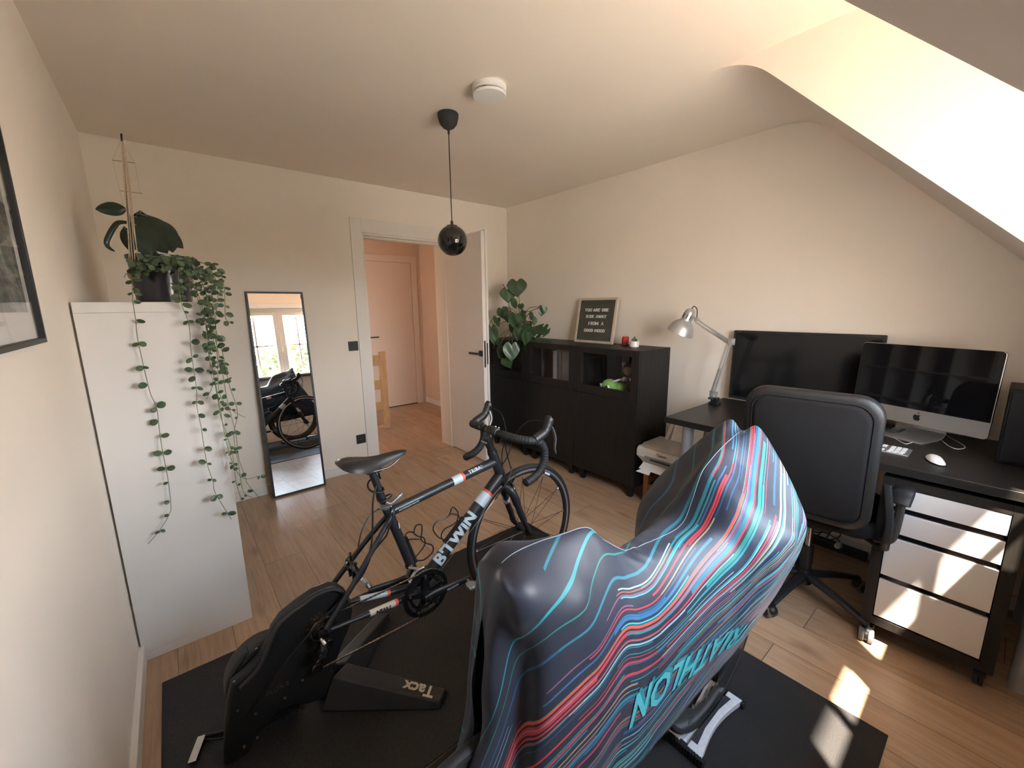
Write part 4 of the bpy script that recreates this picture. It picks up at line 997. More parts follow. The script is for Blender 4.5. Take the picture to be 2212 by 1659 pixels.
# fork with blades
mb = MB(O)
mb.ball(HB+V(.004,0,-.018), .026, 18, 12, 1, 1.05, .9)
for s_ in (1, -1):
    mb.tube(spline([HB+V(.004,.012*s_,-.018), b3(1.150,.570,.036*s_), b3(1.185,.470,.046*s_), b3(1.222,.385,.050*s_), FA+V(0,.052*s_,0)], 6), [.017]*4+[.0175]*6+[.014]*6+[.010]*6+[.008]*3, 14, flat=1.15)
fork = mb.build('fork', m_frame, bike, smooth=50)
for s_ in (1,):
    a_, c_ = b3(1.157,.545,.041*s_), b3(1.174,.498,.045*s_); d_ = (c_-a_).normalized()
    MB(O).cyl(a_, c_, .0185, 16, .0175).build('blue_band', m_decal, fork); MB(O).cyl(c_, c_+d_*.007, .0177, 16).build('coral_band', m_red, fork)
MB(O).cyl(FA+V(0,-.075,0), FA+V(0,.068,0), .0045, 10).cyl(FA+V(0,-.075,0), FA+V(0,-.058,0), .010, 14).tube(spline([FA+V(0,.066,0), FA+V(-.006,.085,.012), FA+V(-.014,.088,.045)], 5), .006, 8).build('quick_release', m_black, bike)
# headset, stem, handlebar
ax_ = (HT-HB).normalized()
mb = MB(O).cyl(HT+ax_*.004, HT+ax_*.022, .0235, 24, .020).cyl(HT+ax_*.022, HT+ax_*.052, .0175, 20)
mb.build('headset', m_black, bike)
ST0 = HT+ax_*.070; BC_ = b3(1.069,.886,.004)
MB(O).cyl(HT+ax_*.045, HT+ax_*.092, .0185, 20).tube([ST0, (ST0+BC_)/2+V(0,0,.004), BC_], [.0165,.0155,.017], 16).cyl(BC_+V(0,-.026,0), BC_+V(0,.026,0), .0225, 20).build('stem', m_black, bike, smooth=40)
mb = MB(O)
for s_ in (-1, 1): mb.cyl(BC_+V(0,.030*s_,0), BC_+V(0,.036*s_,0), .0172, 18)
mb.cyl(ST0+V(-.022,-.018,0), ST0+V(-.022,.018,0), .0042, 8).cyl(BC_+V(.018,-.012,.012), BC_+V(.026,-.012,.014), .004, 8).cyl(BC_+V(.018,.012,.012), BC_+V(.026,.012,.014), .004, 8)
mb.build('clamp_ring', m_brake, bike)
def bar_pts(s_):
    dx = 0.018 if s_ < 0 else -.010
    return [BC_, BC_+V(.0,.06*s_,0), b3(1.074+dx*.3,.884,.135*s_), b3(1.092+dx,.880,.185*s_), b3(1.125+dx,.875,.200*s_), b3(1.152+dx,.858,.203*s_), b3(1.170+dx,.825,.205*s_), b3(1.168+dx,.780,.207*s_), b3(1.145+dx,.742,.208*s_), b3(1.105+dx,.718,.209*s_), b3(1.058+dx,.708,.210*s_)]
hb = None; m_lev = mat('dull_lever_metal', (.16,.16,.165), .35, .7)
for s_ in (-1, 1):
    P = spline(bar_pts(s_), 8)
    rad = []
    part = MB(O)
    if hb is None:
        hb = MB(O).tube(spline([BC_+V(0,-.10,0), BC_, BC_+V(0,.10,0)], 4), .0152, 14).build('handlebar', m_black, bike)
    Q = []; 
    # finely stepped tape wraps
    tot = len(P); fine = []
    for i in range(tot-1):
        for j in range(4): fine.append(P[i]+(P[i+1]-P[i])*(j/4))
    fine.append(P[-1]); fine = fine[34:]
    acc = 0; rr = []
    for i, q in enumerate(fine):
        if i: acc += (fine[i]-fine[i-1]).length
        rr.append(.0168 + .0016*(1-((acc/.0125) % 1.0)))
    part.tube(fine, rr, 14).build('bar_tape', m_tape, hb, smooth=60)
    e_ = P[-1]; d_ = (P[-1]-P[-2]).normalized(); MB(O).cyl(e_, e_+d_*.006, .0165, 16, .012).cyl(e_+d_*.006, e_+d_*.008, .005, 10).build('bar_end_plug', m_black, hb)
    dx = 0.018 if s_ < 0 else -.010
    H = [b3(1.118+dx,.880,.201*s_), b3(1.150+dx,.893,.203*s_), b3(1.175+dx,.905,.204*s_), b3(1.190+dx,.925,.204*s_), b3(1.203+dx,.952,.203*s_), b3(1.213+dx,.958,.203*s_)]
    hood = MB(O).tube(spline(H, 5), [.019]*5+[.0185]*5+[.017]*5+[.018]*4+[.0195]*4+[.014]+[.008]*2, 14, flat=1.12, up=(0,0,1)).build('brake_hood', m_black, bike, smooth=60)
    Lv = [b3(1.205+dx,.930,.204*s_), b3(1.222+dx,.900,.208*s_), b3(1.226+dx,.862,.216*s_), b3(1.216+dx,.828,.222*s_), b3(1.222+dx,.800,.224*s_)]
    lv = MB(O).tube(spline(Lv, 5), [.009]*6+[.0085]*5+[.007]*5+[.0075]*3+[.004]*2, 10, flat=.6, up=(1,0,0)).build('brake_lever', m_lev, hood)
    if s_ > 0: MB(O).tube(spline([b3(1.196+dx,.925,.19), b3(1.212+dx,.88,.196), b3(1.200+dx,.845,.200)], 5), [.008]*11, 8, flat=.5).build('shift_paddle', m_whitep, hood)
    # cable arching from hood down to the frame
    c0 = b3(1.200+dx,.945,.19*s_); c1 = b3(1.19,.93,.10*s_); c2 = b3(1.165,.85,.03*s_); c3 = b3(1.130,.755,.020*s_); c4 = b3(1.10,.665,-.034 if s_ > 0 else .034)
    MB(O).tube(spline([c0, c1, c2, c3, c4], 10), .0024, 7).build('cable_housing', m_cable, bike)
MB(O).tube(spline([BC_+V(.01,-.03,-.01), b3(1.115,.84,-.015), b3(1.135,.76,-.014), b3(1.155,.70,-.012), b3(1.160,.675,-.012)], 10), .0025, 7).build('cable_housing', m_cable, bike)
MB(O).tube(spline([b3(1.155,.70,-.02), b3(1.13,.66,-.036), b3(1.08,.615,-.038), b3(1.045,.575,-.033)], 8), .0024, 7).build('cable_housing', m_cable, bike)
MB(O).cyl(b3(1.045,.575,-.031), b3(.72,.32,-.029), .0008, 5).build('shift_wire', m_steel, bike)
# brakes
def caliper(c, fwd, name='brake_caliper'):
    mb = MB(O); c = Vector(c); f = Vector(fwd)
    mb.cyl(c-f*.012, c+f*.022, .006, 12)
    for s_ in (1, -1):
        mb.tube(spline([c+f*.012+V(0,-.012*s_,.018), c+f*.014+V(0,.018*s_,.008), c+f*.014+V(0,.036*s_,-.015), c+f*.012+V(0,.030*s_,-.045)], 5), [.006]*6+[.0075]*5+[.006]*5, 8)
        mb.box(-.014,.014,-.005,.005,-.004,.004, fr(c+f*.010+V(0,.021*s_,-.05), (1,0,0) if abs(f.x) < .5 else (0,0,1), (0,0,1) if abs(f.x) < .5 else (1,0,0), (0,1,0)))
    mb.tube([c+f*.013+V(0,-.02,.022), c+f*.02+V(0,-.03,.045)], .004, 8)
    cal = mb.build(name, m_darkst, bike, bevel=.0)
    MB(O).cyl(c+f*.02+V(0,-.03,.043), c+f*.021+V(0,-.031,.060), .0042, 8).cyl(c+f*.02, c+f*.028, .0055, 10).cyl(c+f*.016+V(0,.034,-.03), c+f*.024+V(0,.036,-.03), .0045, 8).build('adjuster', m_steel, cal)
    return cal
caliper(HB+V(.022,0,-.022), (1,0,.1)); caliper(b3(.415,.515,0), (-.85,0,.5))
# seatpost, saddle
MB(O).cyl(b3(.551,.695), b3(.508,.848), .0136, 20).build('seatpost', m_black, bike)
MB(O).cyl(b3(.5525,.692), b3(.546,.714), .0195, 20).torus(.021, .0035, 24, 6, axm(b3(.549,.703), ST_t-BBk)).cyl(b3(.565,.697,-.014), b3(.572,.699,-.014), .006, 8).build('seat_clamp', m_brake, bike)
MB(O).tube(spline([b3(.545,.722,-.022), b3(.562,.712,-.03), b3(.600,.728,-.026), b3(.612,.735,-.02)], 5), .004, 8, flat=1.6).tube(spline([b3(.545,.716,.016), b3(.575,.71,.012), b3(.614,.733,-.018)], 5), .0035, 8).build('clamp_lever', m_brake, bike)
sad = []
for (x_, w_, z_, th, dr) in ((.392,.030,.905,.010,.004), (.397,.050,.910,.020,.012), (.412,.066,.914,.026,.022), (.440,.071,.914,.028,.030), (.470,.064,.909,.027,.034), (.500,.047,.904,.026,.034), (.535,.031,.902,.025,.030), (.575,.024,.904,.024,.024), (.610,.021,.905,.022,.018), (.634,.017,.903,.018,.012), (.646,.007,.899,.008,.004)):
    row = []
    for k in range(17):
        a = -1+2*k/16; y_ = w_*math.sin(a*PI/2)*1.0; e_ = abs(a)**2.2
        row.append(b3(x_, z_ - e_*dr*1.15 - (.004*(1-min(1, abs(a)*4)) if .40 < x_ < .60 else 0), y_))
    for k in range(9):
        a = 1-2*k/8; row.append(b3(x_, z_-dr*1.05-th*.1 - .002*(1-a*a), w_*.90*math.sin(a*PI/2)))
    sad.append(row)
mb = MB(O); mb.grid(sad, True); n_ = len(sad[0]); mb.add(sad[0], [tuple(range(n_-1,-1,-1))]); mb.add(sad[-1], [tuple(range(n_))])
sdl = mb.build('saddle', mat('saddle_black', (.02,.02,.021), .42, var=.1, bump=.25, bscale=600), bike, smooth=70)
for s_ in (1, -1): MB(O).tube(spline([b3(.625,.885,.008*s_), b3(.60,.872,.018*s_), b3(.56,.856,.022*s_), b3(.48,.858,.022*s_), b3(.43,.880,.03*s_)], 6), .0035, 8).build('saddle_rail', m_darkst, sdl)
MB(O).box(-.03,.025,-.018,.018,-.012,.012, frame(b3(.515,.857), (1,0,0), (0,1,0))).build('saddle_clamp', m_black, bike, bevel=.003)
# cable wound round the seatpost
P = []
pa, pb = b3(.517,.812), b3(.548,.712)
for k in range(60):
    f_ = k/59; a = f_*2*PI*2.3; P.append(pa+(pb-pa)*f_ + V(math.cos(a)*(.021+.012*math.sin(f_*9)), math.sin(a)*.024, .012*math.sin(a*1.1)))
P = [b3(.528,.842,-.014)] + P + [b3(.575,.70,-.03), b3(.560,.672,-.045), b3(.53,.60,-.04), b3(.455,.53,-.03)]
o = MB(O).tube(P, .0036, 8).build('spiral_cable', m_cable, bike, smooth=60)
MB(O).tube(spline([b3(.512,.80,-.026), b3(.492,.75,-.035), b3(.485,.67,-.035), b3(.475,.58,-.03), b3(.44,.50,-.035)], 8), .0032, 8).build('cable_housing', m_cable, bike)
MB(O).tube(spline([b3(.545,.69,.015), b3(.49,.68,.0), b3(.448,.64,-.02), b3(.428,.592,-.03)], 8), .0026, 8).build('cable_housing', m_cable, bike)
# cranks, rings, pedals
mring = lambda dy: Matrix.Translation(BBk+V(0,dy,0)) @ rotm('X', PI/2)
def ring(R, dy, teeth, parent, m_, w_=.0035, inner=.78, name='chainring'):
    pts = []
    for k in range(teeth):
        for (da, dr) in ((0,-.004),(.3,.0),(.5,.0),(.8,-.004)):
            a = 2*PI*(k+da)/teeth; pts.append(((R+dr)*math.cos(a), (R+dr)*math.sin(a)))
    n_ = len(pts); inn = [(R*inner*math.cos(2*PI*k/n_), R*inner*math.sin(2*PI*k/n_)) for k in range(n_)]
    m_x = mring(dy); vs_ = [V(*p_, z_) for z_ in (-w_/2, w_/2) for p_ in pts] + [V(*p_, z_) for z_ in (-w_/2, w_/2) for p_ in inn]
    fs = []
    for k in range(n_):
        k2 = (k+1) % n_
        fs += [(k, k2, n_+k2, n_+k), (2*n_+k2, 2*n_+k, 3*n_+k, 3*n_+k2), (n_+k, n_+k2, 3*n_+k2, 3*n_+k), (k2, k, 2*n_+k, 2*n_+k2)]
    mb = MB(O); mb.add(vs_, fs, m_x); return mb.build(name, m_, parent, smooth=25)
m_ringm = mat('black_chainring', (.02,.02,.022), .35, .5)
MB(O).cyl(BBk+V(0,-.086,0), BBk+V(0,.086,0), .012, 16).build('axle', m_darkst, bike)
cr_ = MB(O)
for k in range(5):
    a = 2*PI*k/5 + .35; m_x = mring(-.055) @ rotm('Z', a)
    cr_.prism([(.012,-.017),(.07,-.010),(.083,-.006),(.083,.006),(.07,.010),(.012,.017)], -.005, .006, m_x)
cr_.cyl(BBk+V(0,-.048,0), BBk+V(0,-.080,0), .025, 24)
spider = cr_.build('crank_spider', m_ringm, bike, bevel=.0015)
ring(.101, -.052, 50, spider, m_ringm, inner=.80); ring(.072, -.044, 34, spider, m_ringm, inner=.82)
for k in range(5):
    a = 2*PI*k/5 + .35; c_ = mring(-.0615) @ V(.076*math.cos(a), .076*math.sin(a), 0); MB(O).cyl(c_, c_+V(0,-.003,0), .0052, 12).build('ring_bolt', m_steel, spider)
def crank(s_, ang, name='crank_arm'):
    d = V(math.cos(ang), 0, math.sin(ang)); a_ = BBk+V(0,.078*s_,0); e_ = a_+d*.170+V(0,.012*s_,0)
    c = MB(O).tube([a_-d*.02, a_+d*.02, a_+d*.10+V(0,.006*s_,0), e_, e_+d*.014], [.014,.020,.0155,.0145,.010], 14, flat=.62, up=(0,1,0)).build(name, m_black, bike, smooth=60)
    MB(O).cyl(a_+V(0,.010*s_,0), a_+V(0,.0145*s_,0), .0085, 16).cyl(e_+V(0,.008*s_,0), e_+V(0,.011*s_,0), .006, 12).build('crank_bolt', m_steel, c)
    if s_ < 0:
        vs_, fs = text_geo('TRUVATIV', .012, bold=.0003); MB(O).add(vs_, fs, fr(a_+d*.10+V(0,-.0185,0), d, V(-d.z,0,d.x), V(0,-1,0))).build('lettering', m_decal, c, smooth=0)
    p_ = e_ + V(0,.055*s_,0)
    pd = MB(O).cyl(e_, p_+V(0,.028*s_,0), .0055, 10).build('pedal', m_steel, bike)
    u_ = V(d.x*.2+.9, 0, -.25).normalized() if s_ < 0 else V(-.55,0,.85).normalized()
    mp = fr(p_, u_, V(0,1,0), u_.cross(V(0,1,0)))
    MB(O).prism([(-.030,-.022),(-.034,.0),(-.026,.024),(-.008,.032),(.016,.022),(.038,.012),(.048,.0),(.040,-.014),(.014,-.024)], -.006, .006, mp).prism(rrect(-.018,.012,-.02,.022,.006), -.010, .010, mp).build('pedal_body', mat('silver_pedal', (.72,.73,.74), .25, .8) if s_ < 0 else bpy.data.materials['silver_pedal'], pd, bevel=.002)
crank(-1, .03); crank(1, PI+.07-.16)
# cassette, derailleurs, chain
ca = MB(O)
for k in range(9):
    r_ = .052 - k*.0034; y_ = RA.y - .022 - k*.0036
    pts = []
    T_ = int(r_*2*PI/.0127)
    for q in range(T_):
        for (da, dr) in ((0,-.003),(.3,0),(.55,0),(.85,-.003)): a = 2*PI*(q+da)/T_; pts.append(((r_+dr)*math.cos(a), (r_+dr)*math.sin(a)))
    ca.prism(pts, -.0009, .0009, Matrix.Translation((RA.x, y_, RA.z)) @ rotm('X', PI/2))
ca.cyl(RA+V(0,-.02,0), RA+V(0,-.056,0), .018, 16)
ca.build('cassette', m_chain, bike, smooth=20)
MB(O).cyl(RA+V(0,-.082,0), RA+V(0,.075,0), .005, 10).cyl(RA+V(0,-.084,0), RA+V(0,-.068,0), .0105, 16).build('rear_skewer', m_darkst, bike)
RD = RA+V(-.004,-.052,-.105); J1 = RA+V(.012,-.050,-.062)
mb = MB(O); mb.tube([RA+V(-.006,-.074,-.020), RA+V(-.014,-.086,-.045), RA+V(-.004,-.076,-.075)], [.009,.012,.010], 10).prism(rrect(-.018,.018,-.014,.014,.006), -.009, .009, fr(RA+V(-.012,-.082,-.05), (.8,0,-.6), (.6,0,.8), (0,-1,0)))
mb.cyl(J1+V(0,-.006,0), J1+V(0,.006,0), .0165, 14); J2 = RA+V(-.030,-.05,-.135); mb.cyl(J2+V(0,-.006,0), J2+V(0,.006,0), .0165, 14)
mb.prism([(-.008,-.006),(.095,-.006),(.095,.006),(-.008,.006)], -.001, .001, fr(J1+V(0,-.009,0), (J2-J1).normalized(), V(0,0,1), V(0,-1,0)))
rd = mb.build('rear_derailleur', m_darkst, bike, bevel=.001)
MB(O).cyl(RA+V(-.010,-.094,-.045), RA+V(-.010,-.100,-.045), .009, 14).box(-.010,.014,-.008,.004,0,.003, fr(RA+V(-.02,-.092,-.062), (1,0,0),(0,0,1),(0,-1,0))).cyl(RA+V(-.012,-.07,-.012), RA+V(-.006,-.088,-.028), .007, 10).build('derailleur_cap', m_steel, rd)
FD = b3(.640,.395,-.036)
MB(O).tube(spline([FD+V(-.03,0,-.03), FD+V(0,0,.006), FD+V(.035,0,.012)], 4), .009, 8, flat=.4).cyl(FD+V(-.02,.02,.02), FD+V(.012,-.004,.012), .006, 8).cyl(FD+V(-.022,.028,-.02), FD+V(-.004,.026,.028), .010, 10).build('front_derailleur', m_steel, bike)
MB(O).torus(.0195, .0035, 24, 6, axm(b3(.635,.413), ST_t-BBk)).build('derailleur_clamp', m_black, bike)
# chain path: ring top -> cassette top ; cassette bottom -> jockeys -> ring bottom
yc = YBK-.050; R1 = .0985; R2 = .040
pts = []
for k in range(25): a = PI*.60 - (PI*1.16)*k/24; pts.append(V(BBk.x+R1*math.cos(a), yc, BBk.z+R1*math.sin(a)))
pts.append(J2+V(.02,0,-.008)); 
for k in range(9): a = -PI*.3 - PI*1.0*k/8; pts.append(J2+V(.014*math.cos(a), 0, .014*math.sin(a)))
for k in range(7): a = -PI*.6 + PI*.9*k/6; pts.append(J1+V(.014*math.cos(a), 0, .014*math.sin(a)))
for k in range(12): a = -PI*.45 - PI*1.05*k/11; pts.append(V(RA.x+R2*math.cos(a), yc, RA.z+R2*math.sin(a)))
loop = pts+[pts[0]]; dense = []
for i in range(len(loop)-1):
    a, b_ = loop[i], loop[i+1]; n_ = max(1, int((b_-a).length/.0042))
    for j in range(n_): dense.append(a+(b_-a)*(j/n_))
MB(O).tube(dense, [.0030 if (i//2) % 2 else .0042 for i in range(len(dense))], 6, closed=True).build('chain', m_chain, bike, smooth=0)
# bottle cages
def cage(c, ax_, out, flare, name='bottle_cage'):
    m_x = fr(c, Vector(out), V(0,1,0), Vector(ax_))
    mb = MB(O); X_ = lambda L: spline([m_x @ q for q in L], 6)
    mb.tube(X_([V(0,-.009,-.055), V(.025,-.026,-.062), V(.066,-.034,-.050), V(.074,-.036,-.020), V(.052,-.034,.010), V(.044,-.032,.035), V(.060,-.026,.062), V(.074,0,.070),
                V(.060,.026,.062), V(.044,.032,.035), V(.052,.034,.010), V(.074,.036,-.020), V(.066,.034,-.050), V(.025,.026,-.062), V(0,.009,-.055)]), .0028, 7)
    mb.tube(X_([V(0,-.009,.05), V(.008,-.022,.058), V(.030,-.036,.048), V(.044,-.033,.035)]), .0028, 7).tube(X_([V(0,.009,.05), V(.008,.022,.058), V(.030,.036,.048), V(.044,.033,.035)]), .0028, 7)
    mb.box(-.004, .004, -.009, .009, -.065, .065, m_x)
    return mb.build(name, m_black, bike)
sa = (ST_t-BBk).normalized(); so = V(sa.z, 0, -sa.x)
cage(BBk+sa*.185+so*.024, sa, so, 0)
da_ = (dt1-dt0).normalized(); do = V(-da_.z, 0, da_.x)
cage(dt0+da_*.235+do*.031, da_, do, 0)

# ------------------------------------------------------------------ indoor trainer
O = (.17, 1.44, 0)
m_tr = mat('trainer_black', (.0125,.0125,.013), .48, var=.1, bump=.12, bscale=260)
m_trg = mat('trainer_dark_grey', (.030,.030,.031), .55, var=.08, bump=.12, bscale=260)
tr_ = thing('bike_trainer', 'black indoor bike trainer with two spread feet holding the back of the road bike', 'bike trainer', O)
mxz = lambda y_: fr((0, y_, 0), (1,0,0), (0,0,1), (0,-1,0))
out = [(.325,.478),(.352,.462),(.374,.432),(.388,.390),(.392,.340),(.378,.285),(.345,.225),(.318,.165),(.300,.095),(.262,.048),(.215,.060),(.168,.092),(.118,.095),(.078,.072),(.045,.040),(.030,.0068),(-.040,.0068),(-.034,.06),(-.022,.14),(-.006,.225),(.010,.278),(.050,.300),(.095,.330),(.118,.365),(.136,.408),(.165,.440),(.215,.462),(.270,.480)]
MB(O).prism(out, -.028, .012, mxz(1.425)).build('housing', m_tr, tr_, bevel=.010, seg=3)
# raised rim moulding around the front lobe
P = [V(x_, 1.411, z_) for x_, z_ in [(.03,.262),(.085,.300),(.118,.352),(.140,.400),(.170,.430),(.220,.450),(.275,.468),(.325,.466),(.360,.440),(.378,.395)]]
MB(O).tube(spline(P, 5), [.010]*46, 10, flat=.6).build('rim_moulding', m_trg, tr_)
out2 = [(.112+.122*math.cos(2*PI*k/36), .205+.140*math.sin(2*PI*k/36)) for k in range(36)]
MB(O).prism(out2, -.070, .0, mxz(1.458)).prism([(.0,.02),(.2,.02),(.2,.2),(.0,.2)], -.05, 0, mxz(1.458)).build('flywheel_cover', m_trg, tr_, bevel=.012, seg=3)
mb = MB(O)
for k in range(12):
    f_ = k/11; x_ = .012+.055*f_; z_ = .262+.070*f_
    mb.box(-.018,.018,-.0012,.0012,0,.006, fr((x_, 1.470, z_), (.0,1,0), (.84,0,.54), (-.54,0,.84)))
mb.build('cooling_fins', m_black, tr_, smooth=0); mb = MB(O)
for k in range(22):
    f_ = k/21; x_ = .085+.115*f_; z_ = .072+.010*math.sin(f_*3)
    mb.box(-.018,.018,-.001,.001,-.004,.004, fr((x_, 1.415, z_), (0,1,0), (1,0,0), (0,0,-1)))
mb.build('cooling_fins', m_black, tr_, smooth=0)
for (x_, z_) in ((.088,.368),(.020,.290),(.016,.185),(.060,.140),(.146,.140),(.204,.172),(.298,.148),(.018,.045),(.055,.050)):
    MB(O).cyl((x_, 1.4125, z_), (x_, 1.408, z_), .0042, 10).build('screw', m_steel, tr_)
lettering('logo', 'FLUX S', fr((.130, 1.4120, .188), V(1,0,.02), V(0,0,1), V(0,-1,0)), mat('dull_grey_print', (.085,.075,.07), .5), tr_, .022, O)
def foot(s_, name='foot'):
    """s_ = -1 near foot, +1 far foot; wedge from the body out to the tip"""
    y0 = 1.44
    def Q(x_, dy, z_): return V(x_, y0+dy*s_, z_)
    B_ = [Q(.245,.03,.0068), Q(.580,.300,.0068), Q(.640,.262,.0068), Q(.385,-.02,.0068)]
    T_ = [Q(.300,.03,.125), Q(.585,.285,.030), Q(.632,.256,.030), Q(.360,.0,.125)]
    mb = MB(O); mb.add(B_+T_, [(3,2,1,0),(4,5,6,7),(0,1,5,4),(1,2,6,5),(2,3,7,6),(3,0,4,7)] if s_ > 0 else [(0,1,2,3),(7,6,5,4),(4,5,1,0),(5,6,2,1),(6,7,3,2),(7,4,0,3)])
    f_ = mb.build(name, m_trg, tr_, bevel=.007, seg=3)
    return f_, B_, T_
f1, B1, T1 = foot(-1); f2, B2, T2 = foot(1)
xd_ = (T1[1]-T1[0]); xd_.normalize(); nn_ = (T1[1]-T1[0]).cross(T1[3]-T1[0]); nn_ = nn_ if nn_.z > 0 else -nn_; nn_.normalize()
c_ = T1[0]*.11+T1[1]*.39+T1[2]*.39+T1[3]*.11
yy_ = nn_.cross(-xd_)
lettering('logo', 'Tacx', fr(c_+nn_*.0012, -xd_, yy_, nn_), mat('cream_print', (.60,.56,.48), .5), f1, .058, O, bold=.0018, shear=.1)
MB(O).cyl((RA.x, 1.40, RA.z-.0), (RA.x, 1.47, RA.z), .03, 24).build('axle_mount', m_black, tr_)
c = px(431, 1596, z=.006)
# power lead with tag
cable('power_lead', 'black power lead arching down from the bike to a plug on the black mat', [V(.47,1.415,.52), V(.43,1.405,.47), V(.36,1.39,.43), V(.26,1.375,.38), V(.16,1.375,.30), V(.06,1.40,.17), V(-.02,1.46,.07), V(-.075,1.55,.015), V(-.09,1.575,.010)], .0034, m_cable)
cable('power_lead', 'thick black corded lead lying on the mat beside the foot of the trainer', [V(-.09,1.575,.013), V(-.05,1.555,.014), V(-.0,1.53,.014), V(.03,1.515,.014)], .0065, m_cable)
o = MB(c).add([(0,0,0),(.022,.004,.003),(-.002,-.085,.0),(-.024,-.086,.002)], [(0,2,3),(0,1,2)] ).build('label_tag', m_whitep, None, solid=.0008, smooth=0)
o.data.clear_geometry(); 
mt = Matrix.Translation((-.088,1.572,.0185)) @ rotm('Z', -1.92)
mm_ = MB((-.088,1.572,.010)); mm_.box(0, .088, -.011, .011, 0, .0008, mt); o2 = mm_.build('label_tag', m_whitep, None, smooth=0); o2.location = (-.088,1.572,.010)
bpy.data.objects.remove(o)
props(o2, 'small white paper tag on the power lead at the left of the black mat', 'tag')
# ------------------------------------------------------------------ second bike under a stretch cover
YC = .511
O = (.80, YC, 0)
tb = thing('covered_bicycle', 'triathlon bike hidden under a striped stretch cover, only its deep front wheel showing', 'bicycle', O)
def c3(x, z, dy=0): return V(x, YC+dy, z)
FW, RW, BB2 = c3(1.306,.350), c3(.316,.350), c3(.715,.285)
m_carb = mat('carbon_rim', (.034,.033,.032), .24, var=.05, scale=6, coat=.3)
_w = wheel(tb, FW, .336, O, tyre_r=.0125, rim_d=.058, nsp=18, name='front_wheel', rim_m=m_carb, brake=False, mark=False)
_w2 = wheel(tb, RW, .336, O, tyre_r=.0125, rim_d=.075, nsp=20, name='rear_wheel', rim_m=m_carb, brake=False, mark=False)
MB(O).cyl(FW+V(-.03,-.0,-.268), FW+V(-.026,-.0,-.225), .0032, 8).build('valve', m_steel, _w)
vs_, fs = text_geo('DT', .028); ma_ = PI*1.32
MB(O).add(vs_, fs, fr(FW+V(.292*math.cos(ma_),-.0108,.292*math.sin(ma_)), V(-math.sin(ma_),0,math.cos(ma_)), V(-math.cos(ma_),0,-math.sin(ma_)), V(0,-1,0))).build('rim_print', mat('grey_rim_print', (.13,.13,.13), .4), _w, smooth=0)
mb = MB(O); hd0, hd1 = c3(1.17,.80), c3(1.225,.66)
mb.cyl(hd0, hd1, .024, 16).tube([c3(.60,.76), c3(1.16,.785)], .020, 12).tube([BB2, c3(1.20,.70)], .026, 12, flat=1.4).tube([BB2, c3(.60,.80)], .020, 12)
for s_ in (1, -1): mb.tube([BB2, RW+V(0,.06*s_,0)], .010, 8).tube([c3(.62,.68), RW+V(0,.06*s_,0)], .008, 8)
mb.cyl(BB2+V(0,-.04,0), BB2+V(0,.04,0), .024, 16); mb.build('frame', m_frame, tb)
mb = MB(O)
for s_ in (1, -1): mb.tube([hd1+V(.004,.03*s_,-.01), FW+V(0,.052*s_,0)], [.017,.009], 10)
mb.ball(hd1+V(.004,0,-.005), .034, 14, 8); mb.build('fork', m_frame, tb)
MB(O).cyl(FW+V(0,-.06,0), FW+V(0,.06,0), .006, 8).build('front_axle', m_black, tb)
MB(O).cyl(RW+V(0,-.07,0), RW+V(0,.07,0), .006, 8).build('rear_axle', m_black, tb)
MB(O).cyl(c3(.60,.80), c3(.53,.96), .014, 12).build('seatpost', m_black, tb)
MB(O).prism([(-.09,-.045),(-.105,-.03),(-.105,.03),(-.09,.045),(-.02,.028),(.06,.014),(.075,.0),(.06,-.014),(-.02,-.028)], -.02, .0, Matrix.Translation(c3(.50,.962))).build('saddle', m_black, tb, bevel=.006)
mb = MB(O); mb.tube([c3(1.16,.80), c3(1.19,.80)], .016, 10)
for s_ in (1, -1): mb.tube(spline([c3(1.17,.805), c3(1.18,.805,.12*s_), c3(1.20,.808,.18*s_), c3(1.265,.808,.195*s_)], 5), .014, 10).tube([c3(1.17,.80,.05*s_), c3(1.14,.85,.05*s_)], .010, 8).tube(spline([c3(1.14,.86,.06*s_), c3(1.26,.92,.045*s_), c3(1.345,1.01,.036*s_)], 5), .010, 8).prism(rrect(-.03,.03,-.02,.02,.015), .0, .015, Matrix.Translation(c3(1.13,.850,.055*s_)))
mb.build('handlebar', m_black, tb)

